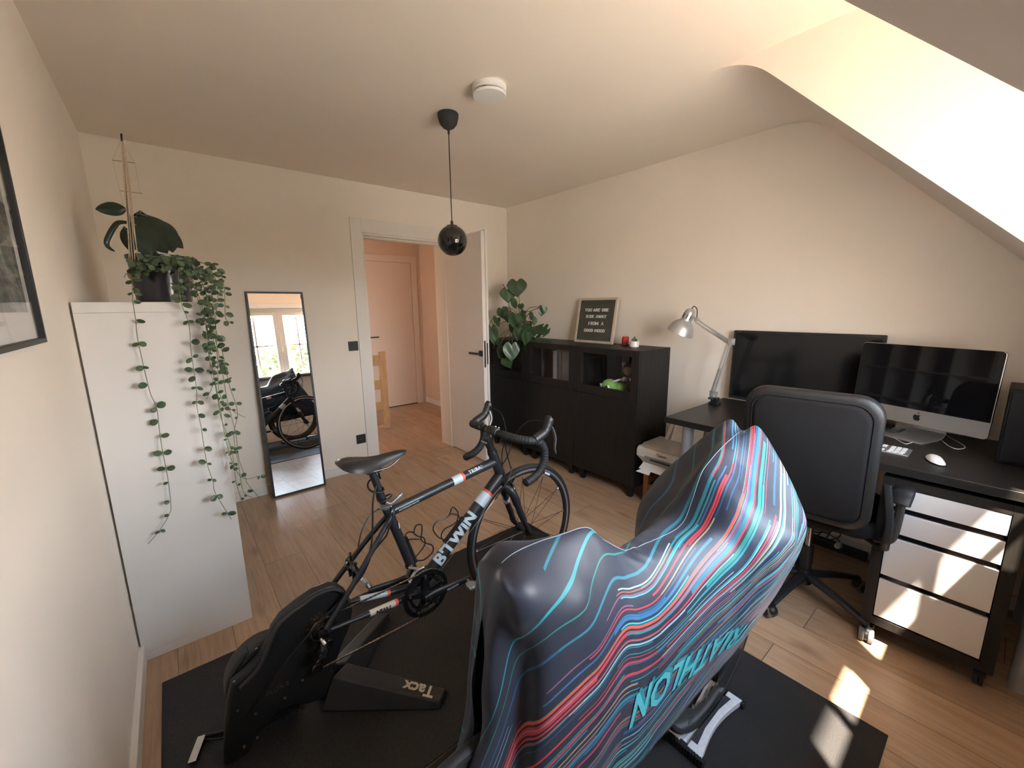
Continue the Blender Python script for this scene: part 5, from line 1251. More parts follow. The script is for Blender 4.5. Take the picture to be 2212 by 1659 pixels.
# cover surface: stations from the tail to the nose, profile far hem -> ridge -> near hem
def stn(T, N, F=None):
    """T=(x,z); N list of 4 (x, dy, z) on the near side (dy>0 towards camera); F same for far side"""
    F = F or N
    return [c3(f[0], f[2], f[1]) for f in reversed(F)] + [c3(T[0], T[1])] + [c3(f[0], f[2], -f[1]) for f in N]
ST_ = [
 stn((.348,.925), [(.338,.010,.80),(.318,.010,.66),(.16,.012,.50),(-.035,.014,.33)]),
 stn((.368,.980), [(.350,.050,.985),(.378,.034,.80),(.350,.024,.60),(.12,.040,.33)], [(.378,.056,.955),(.372,.066,.80),(.345,.070,.58),(.20,.050,.33)]),
 stn((.392,1.002), [(.364,.072,.990),(.405,.046,.82),(.395,.036,.60),(.30,.040,.33)], [(.395,.066,.972),(.395,.072,.82),(.40,.070,.60),(.30,.055,.33)]),
 stn((.440,1.008), [(.405,.078,.985),(.435,.080,.84),(.430,.074,.62),(.42,.062,.33)], [(.440,.068,.985),(.445,.078,.84),(.430,.074,.62),(.42,.062,.33)]),
 stn((.530,1.000), [(.510,.066,.925),(.555,.084,.78),(.55,.080,.56),(.55,.062,.33)]),
 stn((.615,.985), [(.620,.034,.940),(.650,.080,.79),(.65,.078,.55),(.65,.062,.33)]),
 stn((.675,.930), [(.690,.030,.895),(.710,.080,.76),(.71,.078,.54),(.71,.062,.328)]),
 stn((.770,.872), [(.775,.040,.848),(.785,.090,.735),(.78,.080,.53),(.78,.062,.325)]),
 stn((.900,.848), [(.910,.056,.832),(.920,.112,.735),(.92,.094,.53),(.92,.062,.322)]),
 stn((1.02,.846), [(1.025,.084,.850),(1.045,.148,.765),(1.06,.118,.55),(1.06,.062,.320)], [(1.02,.060,.835),(1.03,.15,.74),(1.05,.15,.55),(1.06,.09,.42)]),
 stn((1.07,.905), [(1.075,.105,.895),(1.095,.178,.795),(1.11,.134,.56),(1.12,.064,.320)], [(1.07,.065,.860),(1.09,.185,.775),(1.11,.185,.56),(1.12,.11,.43)]),
 stn((1.12,.975), [(1.125,.098,.935),(1.145,.206,.812),(1.17,.148,.57),(1.20,.066,.320)], [(1.12,.070,.890),(1.14,.205,.800),(1.16,.200,.57),(1.17,.13,.44)]),
 stn((1.23,1.015), [(1.245,.075,.955),(1.255,.214,.842),(1.26,.160,.585),(1.31,.070,.325)], [(1.23,.078,.94),(1.25,.212,.842),(1.24,.205,.58),(1.24,.14,.45)]),
 stn((1.355,1.043), [(1.360,.060,1.056),(1.315,.206,.838),(1.345,.155,.585),(1.42,.060,.335)], [(1.360,.058,1.062),(1.31,.205,.838),(1.33,.18,.58),(1.38,.09,.40)]),
 stn((1.385,1.030), [(1.385,.040,1.020),(1.40,.120,.835),(1.45,.080,.585),(1.58,.035,.345)]),
 stn((1.40,1.000), [(1.41,.010,.97),(1.46,.012,.80),(1.56,.012,.60),(1.665,.014,.36)]),
]
NU, NV = 7, 9
def cr1(A, t):
    i = min(int(t), len(A)-2); u = t-i
    p0 = A[max(i-1,0)]; p1 = A[i]; p2 = A[i+1]; p3 = A[min(i+2,len(A)-1)]
    return .5*((2*p1)+(p2-p0)*u+(2*p0-5*p1+4*p2-p3)*u*u+(3*p1-p0-3*p2+p3)*u**3)
def lin1(A, t):
    i = min(int(t), len(A)-2); u = t-i; return A[i]*(1-u)+A[i+1]*u
def surf(s_, v_):
    """s_ station coordinate, v_ profile coordinate 0..8"""
    K = .85
    row = [cr1([S[j] for S in ST_], s_)*K + lin1([S[j] for S in ST_], s_)*(1-K) for j in range(9)]
    return cr1(row, v_)*K + lin1(row, v_)*(1-K)
from mathutils import noise as mn
US, VS = (len(ST_)-1)*NU, 8*NV
G = []
for i in range(US+1):
    row = []
    for j in range(VS+1):
        q = surf(i/NU, j/NV); row.append(q)
    G.append(row)
# wrinkles: vertical folds at the tail, small tension creases elsewhere
def dn(i, j):
    a = G[min(i+1,US)][j]-G[max(i-1,0)][j]; b_ = G[i][min(j+1,VS)]-G[i][max(j-1,0)]
    n_ = b_.cross(a); return n_.normalized() if n_.length > 1e-9 else V(0,0,1)
G2 = []
for i in range(US+1):
    row = []
    for j in range(VS+1):
        q = G[i][j]; n_ = dn(i, j)
        tail = max(0, min(1, (.43-q.x)/.08)); low = max(0, min(1, (.96-q.z)/.25))
        d_ = tail*low*(.010*math.sin(q.y*150+q.z*5) + .012*mn.noise(V(q.x*14, q.y*22, q.z*4)))
        d_ += .0035*mn.noise(q*9) + .0014*mn.noise(V(q.x*30, q.y*30, q.z*12))
        # small knobs pressing through the cloth
        for (kx, ky, kz, kr, kh) in ((.515,.447,.905,.035,.012),(.372,.445,.955,.03,.010),(1.125,.405,.88,.045,.016),(1.19,.300,.825,.03,.012),(1.02,.43,.80,.04,.0)):
            dd = (q-V(kx, ky, kz)).length; d_ += kh*math.exp(-(dd/kr)**2)
        # creases by the saddle dip
        if .70 < q.x < .92 and q.z > .80: d_ += .003*math.sin((q.x*.9+q.z*1.1)*190)*math.exp(-((q.x-.80)/.07)**2)*math.exp(-((q.z-.865)/.03)**2)
        row.append(q + n_*d_)
    G2.append(row)
# stripe coordinates (pattern stays on the cloth)
def g_(x):
    A = [(-.05,1.10),(.20,.70),(.34,.475),(.41,.375),(.50,.320),(.66,.235),(.80,.165),(.93,.115),(1.02,.108),(1.10,.128),(1.18,.118),(1.26,.088),(1.33,.055),(1.40,.02),(1.66,-.08)]
    for (a, b_), (c_, d_) in zip(A, A[1:]):
        if x <= c_: t_ = (x-a)/(c_-a); t_ = t_; return b_+(d_-b_)*t_
    return A[-1][1]
vsx = []; fsx = []; UVs = []; RAW = []
for i in range(US+1):
    ridge = VS//2; acc = [0]*(VS+1)
    for j in range(ridge+1, VS+1): acc[j] = acc[j-1]+(G[i][j]-G[i][j-1]).length
    for j in range(ridge-1, -1, -1): acc[j] = acc[j+1]-(G[i][j]-G[i][j+1]).length
    RAW.append(acc)
ACC = [[sum(RAW[max(0, min(US, i+d_))][j]*math.exp(-(d_/5)**2) for d_ in range(-9,10))/sum(math.exp(-(d_/5)**2) for d_ in range(-9,10)) for j in range(VS+1)] for i in range(US+1)]
for i in range(US+1):
    ridge = VS//2; acc = [0]*(VS+1)
    for j in range(ridge+1, VS+1): acc[j] = acc[j-1]+(G[i][j]-G[i][j-1]).length
    for j in range(ridge-1, -1, -1): acc[j] = acc[j+1]-(G[i][j]-G[i][j+1]).length
    for j in range(VS+1):
        q = G[i][j]; rs_ = sum(g_(q.x+d_*.014)*math.exp(-(d_/5)**2) for d_ in range(-8,9))/sum(math.exp(-(d_/5)**2) for d_ in range(-8,9))
        UVs.append((q.x, rs_ - (ACC[i][j] if j >= ridge else ACC[i][j]*.8)))
        vsx.append(G2[i][j])
for i in range(US):
    for j in range(VS): fsx.append((i*(VS+1)+j, i*(VS+1)+j+1, (i+1)*(VS+1)+j+1, (i+1)*(VS+1)+j))
def cover_mat():
    b = NB('striped_stretch_fabric'); uv = b.n('ShaderNodeUVMap'); uv.uv_map = 'cloth'; X, Y, Z = b.sep(uv.outputs[0])
    base = (.022, .029, .050)
    wob = b.math('MULTIPLY', b.math('SUBTRACT', b.noise(b.comb(b.math('MULTIPLY', X, 1.0), 0.0, 0.0), 3.0, 2), .5), .03)
    colr = base; colv = None
    def layer(prev, freq, seed, dens, seglen, wmin, wmax, palette):
        yy = b.math('ADD', b.math('MULTIPLY', Y, freq), seed)
        idr = b.math('FLOOR', yy); fr_ = b.math('FRACT', yy)
        r1 = b.white(b.math('ADD', idr, seed*1.7), '1D')
        seg = b.math('ADD', b.math('DIVIDE', X, seglen), b.math('MULTIPLY', r1, 13.0))
        sid = b.math('FLOOR', seg)
        r2 = b.white(b.comb(idr, sid, seed)); r3 = b.white(b.comb(sid, idr, seed+5)); r4 = b.white(b.comb(idr, 3.0, seed+9))
        wd = b.math('ADD', wmin, b.math('MULTIPLY', r4, wmax-wmin))
        inw = b.math('LESS_THAN', b.math('ABSOLUTE', b.math('SUBTRACT', fr_, .5)), wd)
        on = b.math('LESS_THAN', r2, dens)
        msk = b.math('MULTIPLY', inw, on)
        c_ = b.ramp(r3 if palette is not None else r1, palette, 'CONSTANT')
        return b.mix(msk, prev, c_)
    teal, cyan, blue, red, orange, mauve, pale, sand = (.015,.25,.28), (.05,.44,.48), (.015,.10,.22), (.55,.04,.055), (.58,.09,.045), (.20,.085,.16), (.30,.45,.50), (.36,.24,.15)
    pal_cool = [(0,(.02,.17,.23)), (.2,teal), (.4,cyan), (.55,blue), (.7,(.02,.20,.17)), (.85,(.03,.15,.32)), (.999,teal)]
    pal_mix = [(0,teal), (.15,blue), (.27,red), (.36,mauve), (.43,cyan), (.58,orange), (.64,(.03,.13,.27)), (.74,red), (.84,sand), (.90,pale), (.999,mauve)]
    pal_red = [(0,red), (.3,orange), (.5,(.45,.06,.11)), (.7,red), (.85,mauve), (.999,red)]
    # density: bands in Y
    def bandd(c0, w0, hi, lo): 
        q = b.math('SUBTRACT', 1.0, b.math('DIVIDE', b.math('ABSOLUTE', b.math('SUBTRACT', Y, c0)), w0), clamp=True)
        return b.math('ADD', lo, b.math('MULTIPLY', q, hi-lo))
    xs_ = b.math('MULTIPLY', b.math('SUBTRACT', X, .52), 1.6, clamp=True)     # sparser near the saddle
    low = b.math('LESS_THAN', Y, .10)
    dense = b.math('MULTIPLY', b.math('ADD', .22, b.math('MULTIPLY', low, .62)), 1.0)
    c = layer(base, 17.0, 3.37, .62, .55, .035, .075, pal_cool)
    c = layer(c, 70.0, 11.1, b.math('MULTIPLY', low, .42), .38, .10, .26, pal_mix)
    c = layer(c, 120.0, 23.7, b.math('MULTIPLY', low, .34), .26, .10, .26, pal_mix)
    c = layer(c, 44.0, 31.3, b.math('MULTIPLY', low, b.math('ADD', .10, b.math('MULTIPLY', xs_, .25))), .40, .10, .28, pal_cool)
    rb = b.math('LESS_THAN', b.math('ABSOLUTE', b.math('SUBTRACT', Y, -.005)), .022)
    rb2 = b.math('LESS_THAN', b.math('ABSOLUTE', b.math('SUBTRACT', Y, -.205)), .020)
    rr = b.math('MAXIMUM', rb, rb2)
    c = layer(c, 95.0, 41.9, b.math('MULTIPLY', rr, .66), .75, .16, .38, pal_red)
    b.set('Base Color', c); b.set('Roughness', .50); b.set('Sheen Weight', .10); b.bs.inputs['Sheen Roughness'].default_value = .4
    b.bump(b.noise(b.coord(), 900, 2), .08, .0005)
    return b.m
m_cov = cover_mat()
me = bpy.data.meshes.new('bike_cover'); me.from_pydata([v_-Vector(O) for v_ in vsx], [], fsx)
uvl = me.uv_layers.new(name='cloth')
for pl in me.polygons:
    for li in pl.loop_indices: uvl.data[li].uv = UVs[me.loops[li].vertex_index]
me.polygons.foreach_set('use_smooth', [True]*len(me.polygons)); me.materials.append(m_cov)
cov = bpy.data.objects.new('bike_cover', me); col.objects.link(cov); cov.location = O
so_ = cov.modifiers.new('solid', 'SOLIDIFY'); so_.thickness = .0012; so_.offset = 0
sb_ = cov.modifiers.new('sub', 'SUBSURF'); sb_.levels = 1; sb_.render_levels = 1
props(cov, 'dark blue stretch bike cover with teal and red flowing stripes and the word TRIATHLON', 'bike cover')
# centre seam
MB(O).tube([G2[i][VS//2]+dn(i, VS//2)*.0008 for i in range(NU*2, US+1-NU)], .0009, 6).build('seam', mat('seam_thread', (.25,.28,.36), .7), cov)
hemN = [G2[i][VS] for i in range(US+1)]; hemF = [G2[i][0] for i in range(US+1)]
MB(O).tube(hemN, .0028, 8).build('hem', mat('hem_band', (.018,.020,.030), .7), cov); MB(O).tube(hemF, .0028, 8).build('hem', bpy.data.materials['hem_band'], cov)

# lettering printed on the near panel
def near_point(x, hz):
    """point on near panel with given x and z"""
    best = None
    for i in range(US+1):
        for j in range(VS//2+NV, VS+1):
            q = G2[i][j]; d_ = (q.x-x)**2+(q.z-hz)**2
            if best is None or d_ < best[0]: best = (d_, i, j)
    _, i, j = best; n_ = dn(i, j); n_ = n_ if n_.y < 0 else -n_; return G2[i][j], n_
from mathutils.bvhtree import BVHTree
bvh = BVHTree.FromPolygons([tuple(q) for q in vsx], fsx)
def project(x, z):
    h_, n_, ix, d_ = bvh.ray_cast(V(x, -1.0, z), V(0,1,0))
    return h_, (n_ if n_.y < 0 else -n_) if n_ else None
def print_text(body, pa, pb, size, bold, shear, m_, name, spacing=1.0, sub=True, off_=.0026):
    """text runs from pa to pb in the (x,z) plane of the panel"""
    import bmesh
    vs_, fs = text_geo(body, size, shear=shear, bold=bold, spacing=spacing, res=2)
    xs__ = [v_[0] for v_ in vs_]; w_ = max(xs__)-min(xs__); x0_ = min(xs__)
    bm = bmesh.new(); vv = [bm.verts.new(v_) for v_ in vs_]
    for f_ in fs:
        try: bm.faces.new([vv[k] for k in f_])
        except ValueError: pass
    bmesh.ops.triangulate(bm, faces=bm.faces[:])
    for _ in range(2):
        el = [e_ for e_ in bm.edges if e_.calc_length() > size*.25]
        if el: bmesh.ops.subdivide_edges(bm, edges=el, cuts=1, use_grid_fill=False); bmesh.ops.triangulate(bm, faces=bm.faces[:])
    ax_ = V(pb[0]-pa[0], pb[1]-pa[1], 0); L_ = ax_.length; ax_.normalize(); ny = V(-ax_.y, ax_.x, 0)
    sc_ = L_/w_
    P = []
    for v_ in bm.verts:
        u_ = (v_.co.x-x0_)*sc_; w2_ = v_.co.y
        X_ = pa[0]+ax_.x*u_+ny.x*w2_; Z_ = pa[1]+ax_.y*u_+ny.y*w2_
        h_, n_ = project(X_, Z_)
        if h_ is None: h_ = V(X_, YC-.08, Z_); n_ = V(0,-1,0)
        P.append(h_+n_*off_)
    fs2 = [tuple(k.index for k in f_.verts) for f_ in (bm.faces.ensure_lookup_table() or bm.faces)]
    bm.verts.index_update(); fs2 = [tuple(k.index for k in f_.verts) for f_ in bm.faces]; bm.free()
    return MB(O).add(P, fs2).build(name, m_, cov, smooth=0)
m_cy = mat('cyan_print', (.10,.50,.53), .5)
TA, TB = (1.205, .512), (.690, .545)
print_text('TRIATHLON', TA, TB, .125, .0030, .12, m_cy, 'lettering')
print_text('TRIATHLON', (TA[0]+.012, TA[1]+.010), (TB[0]+.012, TB[1]+.010), .125, .0005, .12, mat('dim_cyan_print', (.04,.26,.30), .5), 'lettering_shadow', off_=.0018)

# wheel block under the front wheel
O = (1.272, .508, .006)
t = thing('wheel_block', 'white and black front wheel block with ribbed rubber feet under the covered bike', 'wheel block', O)
bx = 1.272; zt_ = .006
def out_(k): return k
def side(s_): 
    P = []
    for k in range(11):
        f_ = k/10; x_ = -.150+.300*f_; w_ = .062 - .020*math.sin(PI*f_)
        P.append((x_, w_*s_))
    return P
pl = side(-1)+list(reversed(side(1)))
mb = MB(O)
for s_ in (-1, 1):
    L_ = [(-.150, .013*s_)] + side(s_) + [(.150, .013*s_)]
    mb.prism(L_ if s_ < 0 else list(reversed(L_)), .007, .030, Matrix.Translation((bx, .508, zt_)))
mb.box(bx-.149, bx+.149, .494, .522, zt_+.002, zt_+.007)
mb.build('white_shell', mat('chipped_white', (.70,.72,.76), .4, var=.08, scale=90), t, bevel=.002)
pl2 = [(a*.80, b_*.55) for a, b_ in pl]
MB(O).prism([(-.122,-.034),(-.05,-.024),(.05,-.024),(.122,-.034),(.122,-.0135),(-.122,-.0135)], .030, .0325, Matrix.Translation((bx, .508, zt_))).prism([(-.122,.0135),(.122,.0135),(.122,.034),(.05,.024),(-.05,.024),(-.122,.034)], .030, .0325, Matrix.Translation((bx, .508, zt_))).build('cradle_pad', mat('dark_grey_pad', (.035,.037,.042), .5), t, smooth=0)
for s_ in (-1, 1):
    rf = MB(O).box(bx+.150*s_-.010, bx+.150*s_+.012, .508-.072, .508+.072, zt_+.0005, zt_+.026).build('rubber_foot', m_rubber, t, bevel=.004)
    for k in range(15):
        y_ = .508-.068+.136*k/14
        MB(O).box(bx+.150*s_-(.0 if s_ > 0 else .014), bx+.150*s_+(.016 if s_ > 0 else 0), y_-.0025, y_+.0025, zt_+.001, zt_+.030).build('rib', m_rubber, rf, smooth=0)
# ------------------------------------------------------------------ plants
def leaf_mesh(mb, base, tip, width, nrm, kind='heart', cup=.12, droop=.12, fold=.15, n=10):
    """leaf blade from base (stalk) to tip; kinds: heart, lance, oval, split"""
    base = Vector(base); tip = Vector(tip); L = (tip-base).length; d = (tip-base).normalized()
    n_ = Vector(nrm); n_ = (n_-d*n_.dot(d)).normalized(); s_ = d.cross(n_)
    P = []
    for i in range(n+1):
        t_ = i/n; row = []
        if kind == 'heart': w_ = (math.sin(min(1, t_*1.05+.20)**.72*PI)**.75)*(1-.15*t_) if t_ < 1 else 0.0
        elif kind == 'lance': w_ = math.sin(PI*t_**.85)**.7 if 0 < t_ < 1 else 0.0
        elif kind == 'strap': w_ = min(1, t_*6)*min(1, (1-t_)*3)
        else: w_ = math.sin(PI*(t_*.94+.04))**.55 if t_ < 1 else 0.0
        w_ = max(0.0, w_)
        for k in range(-4, 5):
            a = k/4; yy = a*w_*width/2
            back = (-.24*L*math.sin(PI*min(1, abs(a))**.85)*max(0, 1-t_*2.6)) if kind in ('heart', 'split') else 0
            z_ = -fold*abs(yy)*.6 + cup*width*(a*a)*w_*.4 - droop*L*t_*t_ + .02*width*math.sin(t_*9+k)
            row.append(base + d*(t_*L+back) + s_*yy + n_*z_)
        P.append(row)
    if kind == 'split':
        vs_ = [q for r_ in P for q in r_]; fs = []
        for i in range(n):
            for k in range(8):
                if k in (0, 1, 6, 7) and i % 3 == 1 and 1 < i < n-1: continue
                fs.append((i*9+k, i*9+k+1, (i+1)*9+k+1, (i+1)*9+k))
        mb.add(vs_, fs)
    else: mb.grid(P)
    return mb
def scale_at(q): return (q-CAM).dot(CF)/FPX       # metres per photo pixel at a point
TOC = -CF

# monstera on the left cabinet
O = (2.66, 3.08, CZ1)
t = thing('potted_monstera', 'leafy green plant with heart-shaped leaves spilling over the left end of the dark cabinets', 'potted plant', O)
m_pot = mat('brown_clay_pot', (.17,.115,.09), .7, var=.12)
MB(O).lathe([(0,.001),(.085,.001),(.105,.15),(.112,.155),(.112,.175),(.103,.175),(.100,.15),(0,.145)], 40, Matrix.Translation(O)).build('pot', m_pot, t)
Z3 = lambda X, Y: (1040+X/7.54, 590+Y/7.54)
heart = V(2.66, 3.08, CZ1+.19)
LV = [((575,150),(592,425),285,2.66,'heart'),((430,285),(442,520),232,2.60,'heart'),((512,400),(552,562),92,2.62,'lance'),((330,590),(382,772),165,2.56,'heart'),
 ((420,562),(395,615),70,2.64,'heart'),((640,512),(655,612),92,2.70,'heart'),((1000,560),(968,725),140,2.70,'heart'),((560,700),(528,965),228,2.52,'heart'),
 ((425,650),(432,835),135,2.56,'heart'),((200,695),(285,850),70,2.50,'lance'),((170,905),(232,1222),165,2.455,'heart'),((310,1150),(305,1385),95,2.46,'lance'),
 ((490,1185),(488,1485),250,2.44,'heart'),((395,1400),(492,1565),170,2.46,'heart'),((598,925),(568,1140),150,2.47,'heart'),((745,975),(690,1222),150,2.48,'heart'),
 ((640,865),(800,905),120,2.50,'lance'),((850,905),(1062,950),255,2.60,'split'),((955,1085),(1130,1112),62,2.56,'lance'),((805,625),(822,760),62,2.68,'lance'),
 ((865,705),(868,840),70,2.66,'lance'),((520,830),(470,1000),120,2.54,'heart'),((760,1040),(870,1085),90,2.56,'lance'),((300,720),(250,830),60,2.6,'lance'),((650,700),(720,830),110,2.60,'heart'),((250,1080),(300,1180),70,2.47,'lance'),((690,620),(650,700),80,2.7,'heart')]
for k, (a, b_, w_, xx, kd) in enumerate(LV):
    A_ = px(*Z3(*a), x=xx); B_ = px(*Z3(*b_), x=xx-.012); sc_ = scale_at(A_)
    rnd = V(random.uniform(-.25,.25), random.uniform(-.25,.25), random.uniform(.0,.5))
    mb = MB(O); leaf_mesh(mb, A_, A_+(B_-A_)*1.08, w_/7.54*sc_*1.22, TOC+rnd, kd, droop=.10, fold=.22)
    lf_ = mb.build('leaf', m_leaf, t, solid=.0008, smooth=70, subdiv=1)
    if A_.z > heart.z-.12: mid = (A_+heart)/2 + V(0,0,.03)
    else: mid = V((A_.x+heart.x)/2-.02, (A_.y+heart.y)/2, max(A_.z, CZ1)+.09)
    st0 = V(2.66+random.uniform(-.03,.03), 3.08+random.uniform(-.03,.03), CZ1+.155)
    MB(O).tube(spline([st0, mid, A_], 6), .0028, 6).build('stalk', m_stemb, lf_)
for a, b_, c_ in (((640,640),(760,720),(985,1075)), ((120,880),(150,790),(215,700)), ((700,660),(800,560),(960,552)), ((440,520),(470,580),(480,640)), ((350,180),(380,230),(430,285))):
    MB(O).tube(spline([px(*Z3(*q), x=2.60) for q in (a, b_, c_)], 6), .003, 6).build('stalk', m_stemb, t)

# big pot on the bookcase
pc = V(.006, 2.56, 1.47); O = tuple(pc)
t = thing('potted_plant', 'large dark-leaved plant in a dark blue pot on top of the white bookcase', 'potted plant', pc)
m_blue = mat('dark_blue_glaze', (.022,.024,.042), .16, var=.08, coat=.5)
MB(O).lathe([(0,.001),(.098,.001),(.103,.006),(.112,.190),(.118,.196),(.118,.212),(.110,.214),(.106,.19),(0,.185)], 48, Matrix.Translation(pc)).build('pot', m_blue, t)
Z1 = lambda X, Y: (200+X/4.878, 420+Y/4.878)
hp = V(.006, 2.56, 1.66)
for k, (a, b_, w_, yy, kd, nx) in enumerate([((360,150),(26,150),150,2.56,'lance',(0,-1,.25)), ((470,200),(940,600),240,2.52,'lance',(.2,-1,.5)), ((450,230),(790,640),260,2.47,'lance',(-.1,-1,.4)), ((450,320),(610,650),260,2.43,'lance',(-.1,-1,.2)),
     ((330,340),(420,620),130,2.58,'lance',(-.5,-1,.1)), ((690,270),(935,590),150,2.55,'lance',(.5,-1,.4)), ((500,170),(560,560),200,2.58,'lance',(0,-1,.1)), ((730,275),(850,610),200,2.60,'lance',(.2,-1,.1)), ((620,230),(740,500),200,2.50,'lance',(.1,-1,.5))]):
    A_ = px(*Z1(*a), y=yy); B_ = px(*Z1(*b_), y=yy-.02); sc_ = scale_at(A_)
    mb = MB(O); leaf_mesh(mb, A_, B_, w_/4.878*sc_, V(*nx), kd, droop=-.14 if k in (1,2,5) else .05, fold=.5 if k == 0 else .25, cup=.3)
    lf_ = mb.build('leaf', m_leafd, t, solid=.001, smooth=70, subdiv=1)
    MB(O).tube(spline([hp+V(random.uniform(-.03,.03),random.uniform(-.03,.03),0), (hp+A_)/2+V(-.02,0,.02), A_], 6), .004, 6).build('stalk', m_stem, lf_)
P = [px(*Z1(*q), y=2.5) for q in ((400,300),(330,292),(265,300),(220,350),(180,420),(150,490),(155,540),(190,575),(232,598))]
S_ = spline(P, 4); mb = MB(O); rows = []
for i, q in enumerate(S_):
    f_ = i/(len(S_)-1); w_ = .010*math.sin(PI*min(1, f_*.9+.08))**.6; d_ = (S_[min(i+1,len(S_)-1)]-S_[max(i-1,0)]).normalized(); s__ = d_.cross(V(.3,-1,.2)).normalized()
    rows.append([q-s__*w_, q+V(0,.004,0), q+s__*w_])
mb.grid(rows); mb.build('leaf', m_leafd, t, solid=.001, smooth=60)

# hanging planter: cords, bamboo stick with two rungs, small bowl, trailing vines
hy = 2.40
c0 = px(289, 596, y=hy); O = (c0.x, c0.y, c0.z-.03)
t = thing('trailing_plant', 'trailing vine in a small corded bowl, its long strands hanging down the white bookcase', 'potted plant', O)
m_cord = mat('beige_cord', (.52,.42,.32), .9, var=.15, scale=200)
m_terra = mat('sandy_bowl', (.42,.31,.23), .7, var=.1)
top = px(262, 289, y=hy+.02)
MB(O).ball(c0, .020, 24, 14, 1, 1, .95).lathe([(.019,.004),(.0215,.006),(.019,.009)], 24, Matrix.Translation(c0)).build('bowl', m_terra, t)
MB(O).cyl(px(285, 570, y=hy+.01), top, .0022, 8, .0018).build('stick', m_stemb, t)
MB(O).cyl(top, top+(px(263, 305, y=hy+.02)-top)*1.0, .0032, 8).build('stick_cap', m_blackm, t)
for (a, b_) in (((243,346),(292,352)), ((259,412),(307,418))): MB(O).cyl(px(*a, y=hy+.005), px(*b_, y=hy+.005), .0011, 6).build('rung', m_stemb, t)
for P_ in (((262,300),(243,346),(259,412),(266,445)), ((264,305),(291,352),(303,417))): MB(O).tube([px(*q, y=hy+.01) for q in P_], .0005, 5).build('thread', m_cord, t)
for k, (x0, x1, x2, x3) in enumerate(((263,268,277,279),(265,274,281,287),(266,277,286,292),(268,281,291,298),(264,270,276,283),(267,279,289,301))):
    MB(O).tube(spline([px(x0, 305, y=hy), px(x1, 400, y=hy-.004), px(x2, 500, y=hy-.010), px(x3, 570, y=hy-.022), px(x3*.5+289*.5, 606, y=hy-.018)], 6), .0014, 6).build('cord', m_cord, t)
VN = [
 [(285,600),(287,650),(293,690),(297,730),(310,790),(325,850),(338,880),(345,935),(352,980),(362,1030),(369,1090),(366,1110),(345,1145),(320,1175)],
 [(290,585),(330,556),(384,562),(385,600),(392,655),(408,700),(413,760),(424,835),(426,880),(434,920),(440,960),(447,1000),(460,1040),(463,1060),(480,1090),(500,1122)],
 [(290,585),(335,558),(395,572),(422,620),(436,660),(445,700),(455,760),(463,820),(472,870),(477,900),(490,940),(503,985),(510,1040),(520,1075),(524,1092)],
 [(300,585),(340,556),(410,568),(440,620),(452,660),(460,700),(467,740),(480,800),(490,860),(500,900),(510,940),(516,990),(530,1030),(535,1045),(560,1075)],
 [(300,580),(350,556),(420,570),(455,630),(462,670),(466,710),(480,760),(495,830),(513,890),(505,940),(515,1000),(525,1060),(545,1075)],
 [(300,580),(360,558),(430,566),(460,590),(471,640),(466,690),(470,780),(474,850),(500,885),(530,902)],
 [(300,580),(370,560),(440,568),(472,585),(484,620),(486,660),(488,690),(502,697)],
 [(300,590),(350,565),(400,580),(425,640),(438,680),(450,720),(455,800),(460,830),(446,862)],
 [(440,640),(450,760),(470,850),(490,960),(520,1030),(562,1028)],
 [(380,570),(430,600),(448,650),(452,700),(468,760),(476,800)],
 [(290,600),(275,590),(268,600)],
]
rv = random.Random(5)
def vdepth(X, Y):
    if Y < 560: return hy-.10
    if Y < 655: f_ = (Y-560)/95; return (hy-.12)*(1-f_)+2.075*f_ if X > 300 or Y > 610 else hy-.04+(2.09-hy+.04)*max(0, (Y-600)/55)
    return 2.075
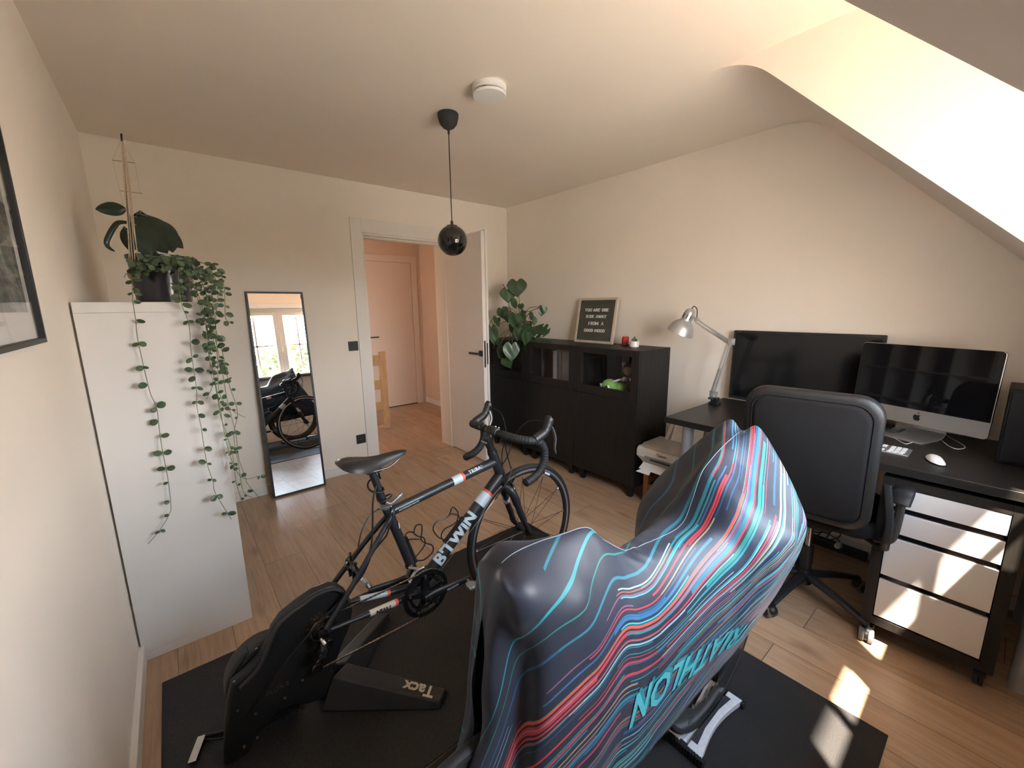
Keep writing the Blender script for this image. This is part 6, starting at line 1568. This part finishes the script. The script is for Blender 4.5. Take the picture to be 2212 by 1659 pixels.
for k, L_ in enumerate(VN):
    off_ = 0 if k in (0,) else rv.uniform(-.035, .0)
    W3 = [px(a, b_, y=vdepth(a, b_)+(off_ if b_ > 600 else 0) + (.02 if k == 0 else 0)) for a, b_ in L_]
    S_ = spline(W3, 6)
    vine = MB(O).tube(S_, .0013, 5).build('vine', m_stem, t)
    mb = MB(O); step = 0; nxt = .01; total = 0
    for i in range(1, len(S_)):
        seg = (S_[i]-S_[i-1]).length; total += seg
        if total > nxt:
            q = S_[i]; low_ = max(0, min(1, (1.62-q.z)/.9))
            nxt += (.020+.048*low_+rv.uniform(0,.02)) if k else rv.uniform(.045,.10)
            for s__ in (1, -1):
                if rv.random() < (.34 if k > 1 else .25): continue
                a = rv.uniform(-.7,.7); d_ = V(math.cos(a)*s__, rv.uniform(-.9,.2), rv.uniform(-1.1,.6)).normalized()
                ln = rv.uniform(.013,.030)*(1.15-.32*low_ if k > 1 else 1.12); fq = q+d_*.003
                leaf_mesh(mb, fq, fq+d_*ln, ln*rv.uniform(.65,.9), V(rv.uniform(-.9,.9), -1, rv.uniform(-.4,1.2)), 'oval', droop=rv.uniform(-.1,.3), fold=.4, n=5)
    if mb.v: mb.build('leaves', m_leafv, vine, solid=.0008, smooth=70)
mb = MB(O)
for k in range(70):
    f_ = rv.random(); X_ = 288+f_*175; Y_ = 572+rv.uniform(-16,16)+max(0, X_-395)*.35
    q = px(X_, Y_, y=hy-.10-.2*f_*rv.random()); a = rv.uniform(0, 2*PI); d_ = V(math.cos(a), rv.uniform(-.6,.2), math.sin(a)*.7).normalized(); ln = rv.uniform(.018,.030)
    leaf_mesh(mb, q, q+d_*ln, ln*.75, V(rv.uniform(-.5,.5), -1, rv.uniform(0,1)), 'oval', n=5)
o = mb.build('leaves', m_leafv, t, solid=.0008, smooth=70); o['kind'] = 'stuff'

# tree outside the window (seen in the mirror)
O = (4.2, -13, -3.1)
t = thing('garden_tree', 'yellow-green tree crown outside, seen through the window in the leaning mirror', 'tree', O)
MB(O).cyl((4.2,-13,-3.1), (4.2,-13,-.2), .18, 12).build('trunk', m_stemb, t)
rt_ = random.Random(3); mb = MB(O)
for k in range(1600):
    a = rt_.uniform(0, 2*PI); b_ = math.acos(rt_.uniform(-1,1)); r_ = 2.6*(.75+.25*rt_.random())
    q = V(4.2+r_*math.sin(b_)*math.cos(a)*1.5, -13+r_*math.sin(b_)*math.sin(a), -.9+r_*math.cos(b_)*.85+1.0)
    u_ = V(rt_.uniform(-1,1), rt_.uniform(-1,1), rt_.uniform(-1,1)).normalized()*.22; w_ = u_.cross(V(rt_.uniform(-1,1), rt_.uniform(-1,1), rt_.uniform(-1,1))).normalized()*.12
    mb.add([q-u_, q+w_, q+u_, q-w_], [(0,1,2,3)])
mb.build('foliage', mat('yellow_green_foliage', (.075,.085,.028), .8, var=.5, scale=2), t, smooth=0)
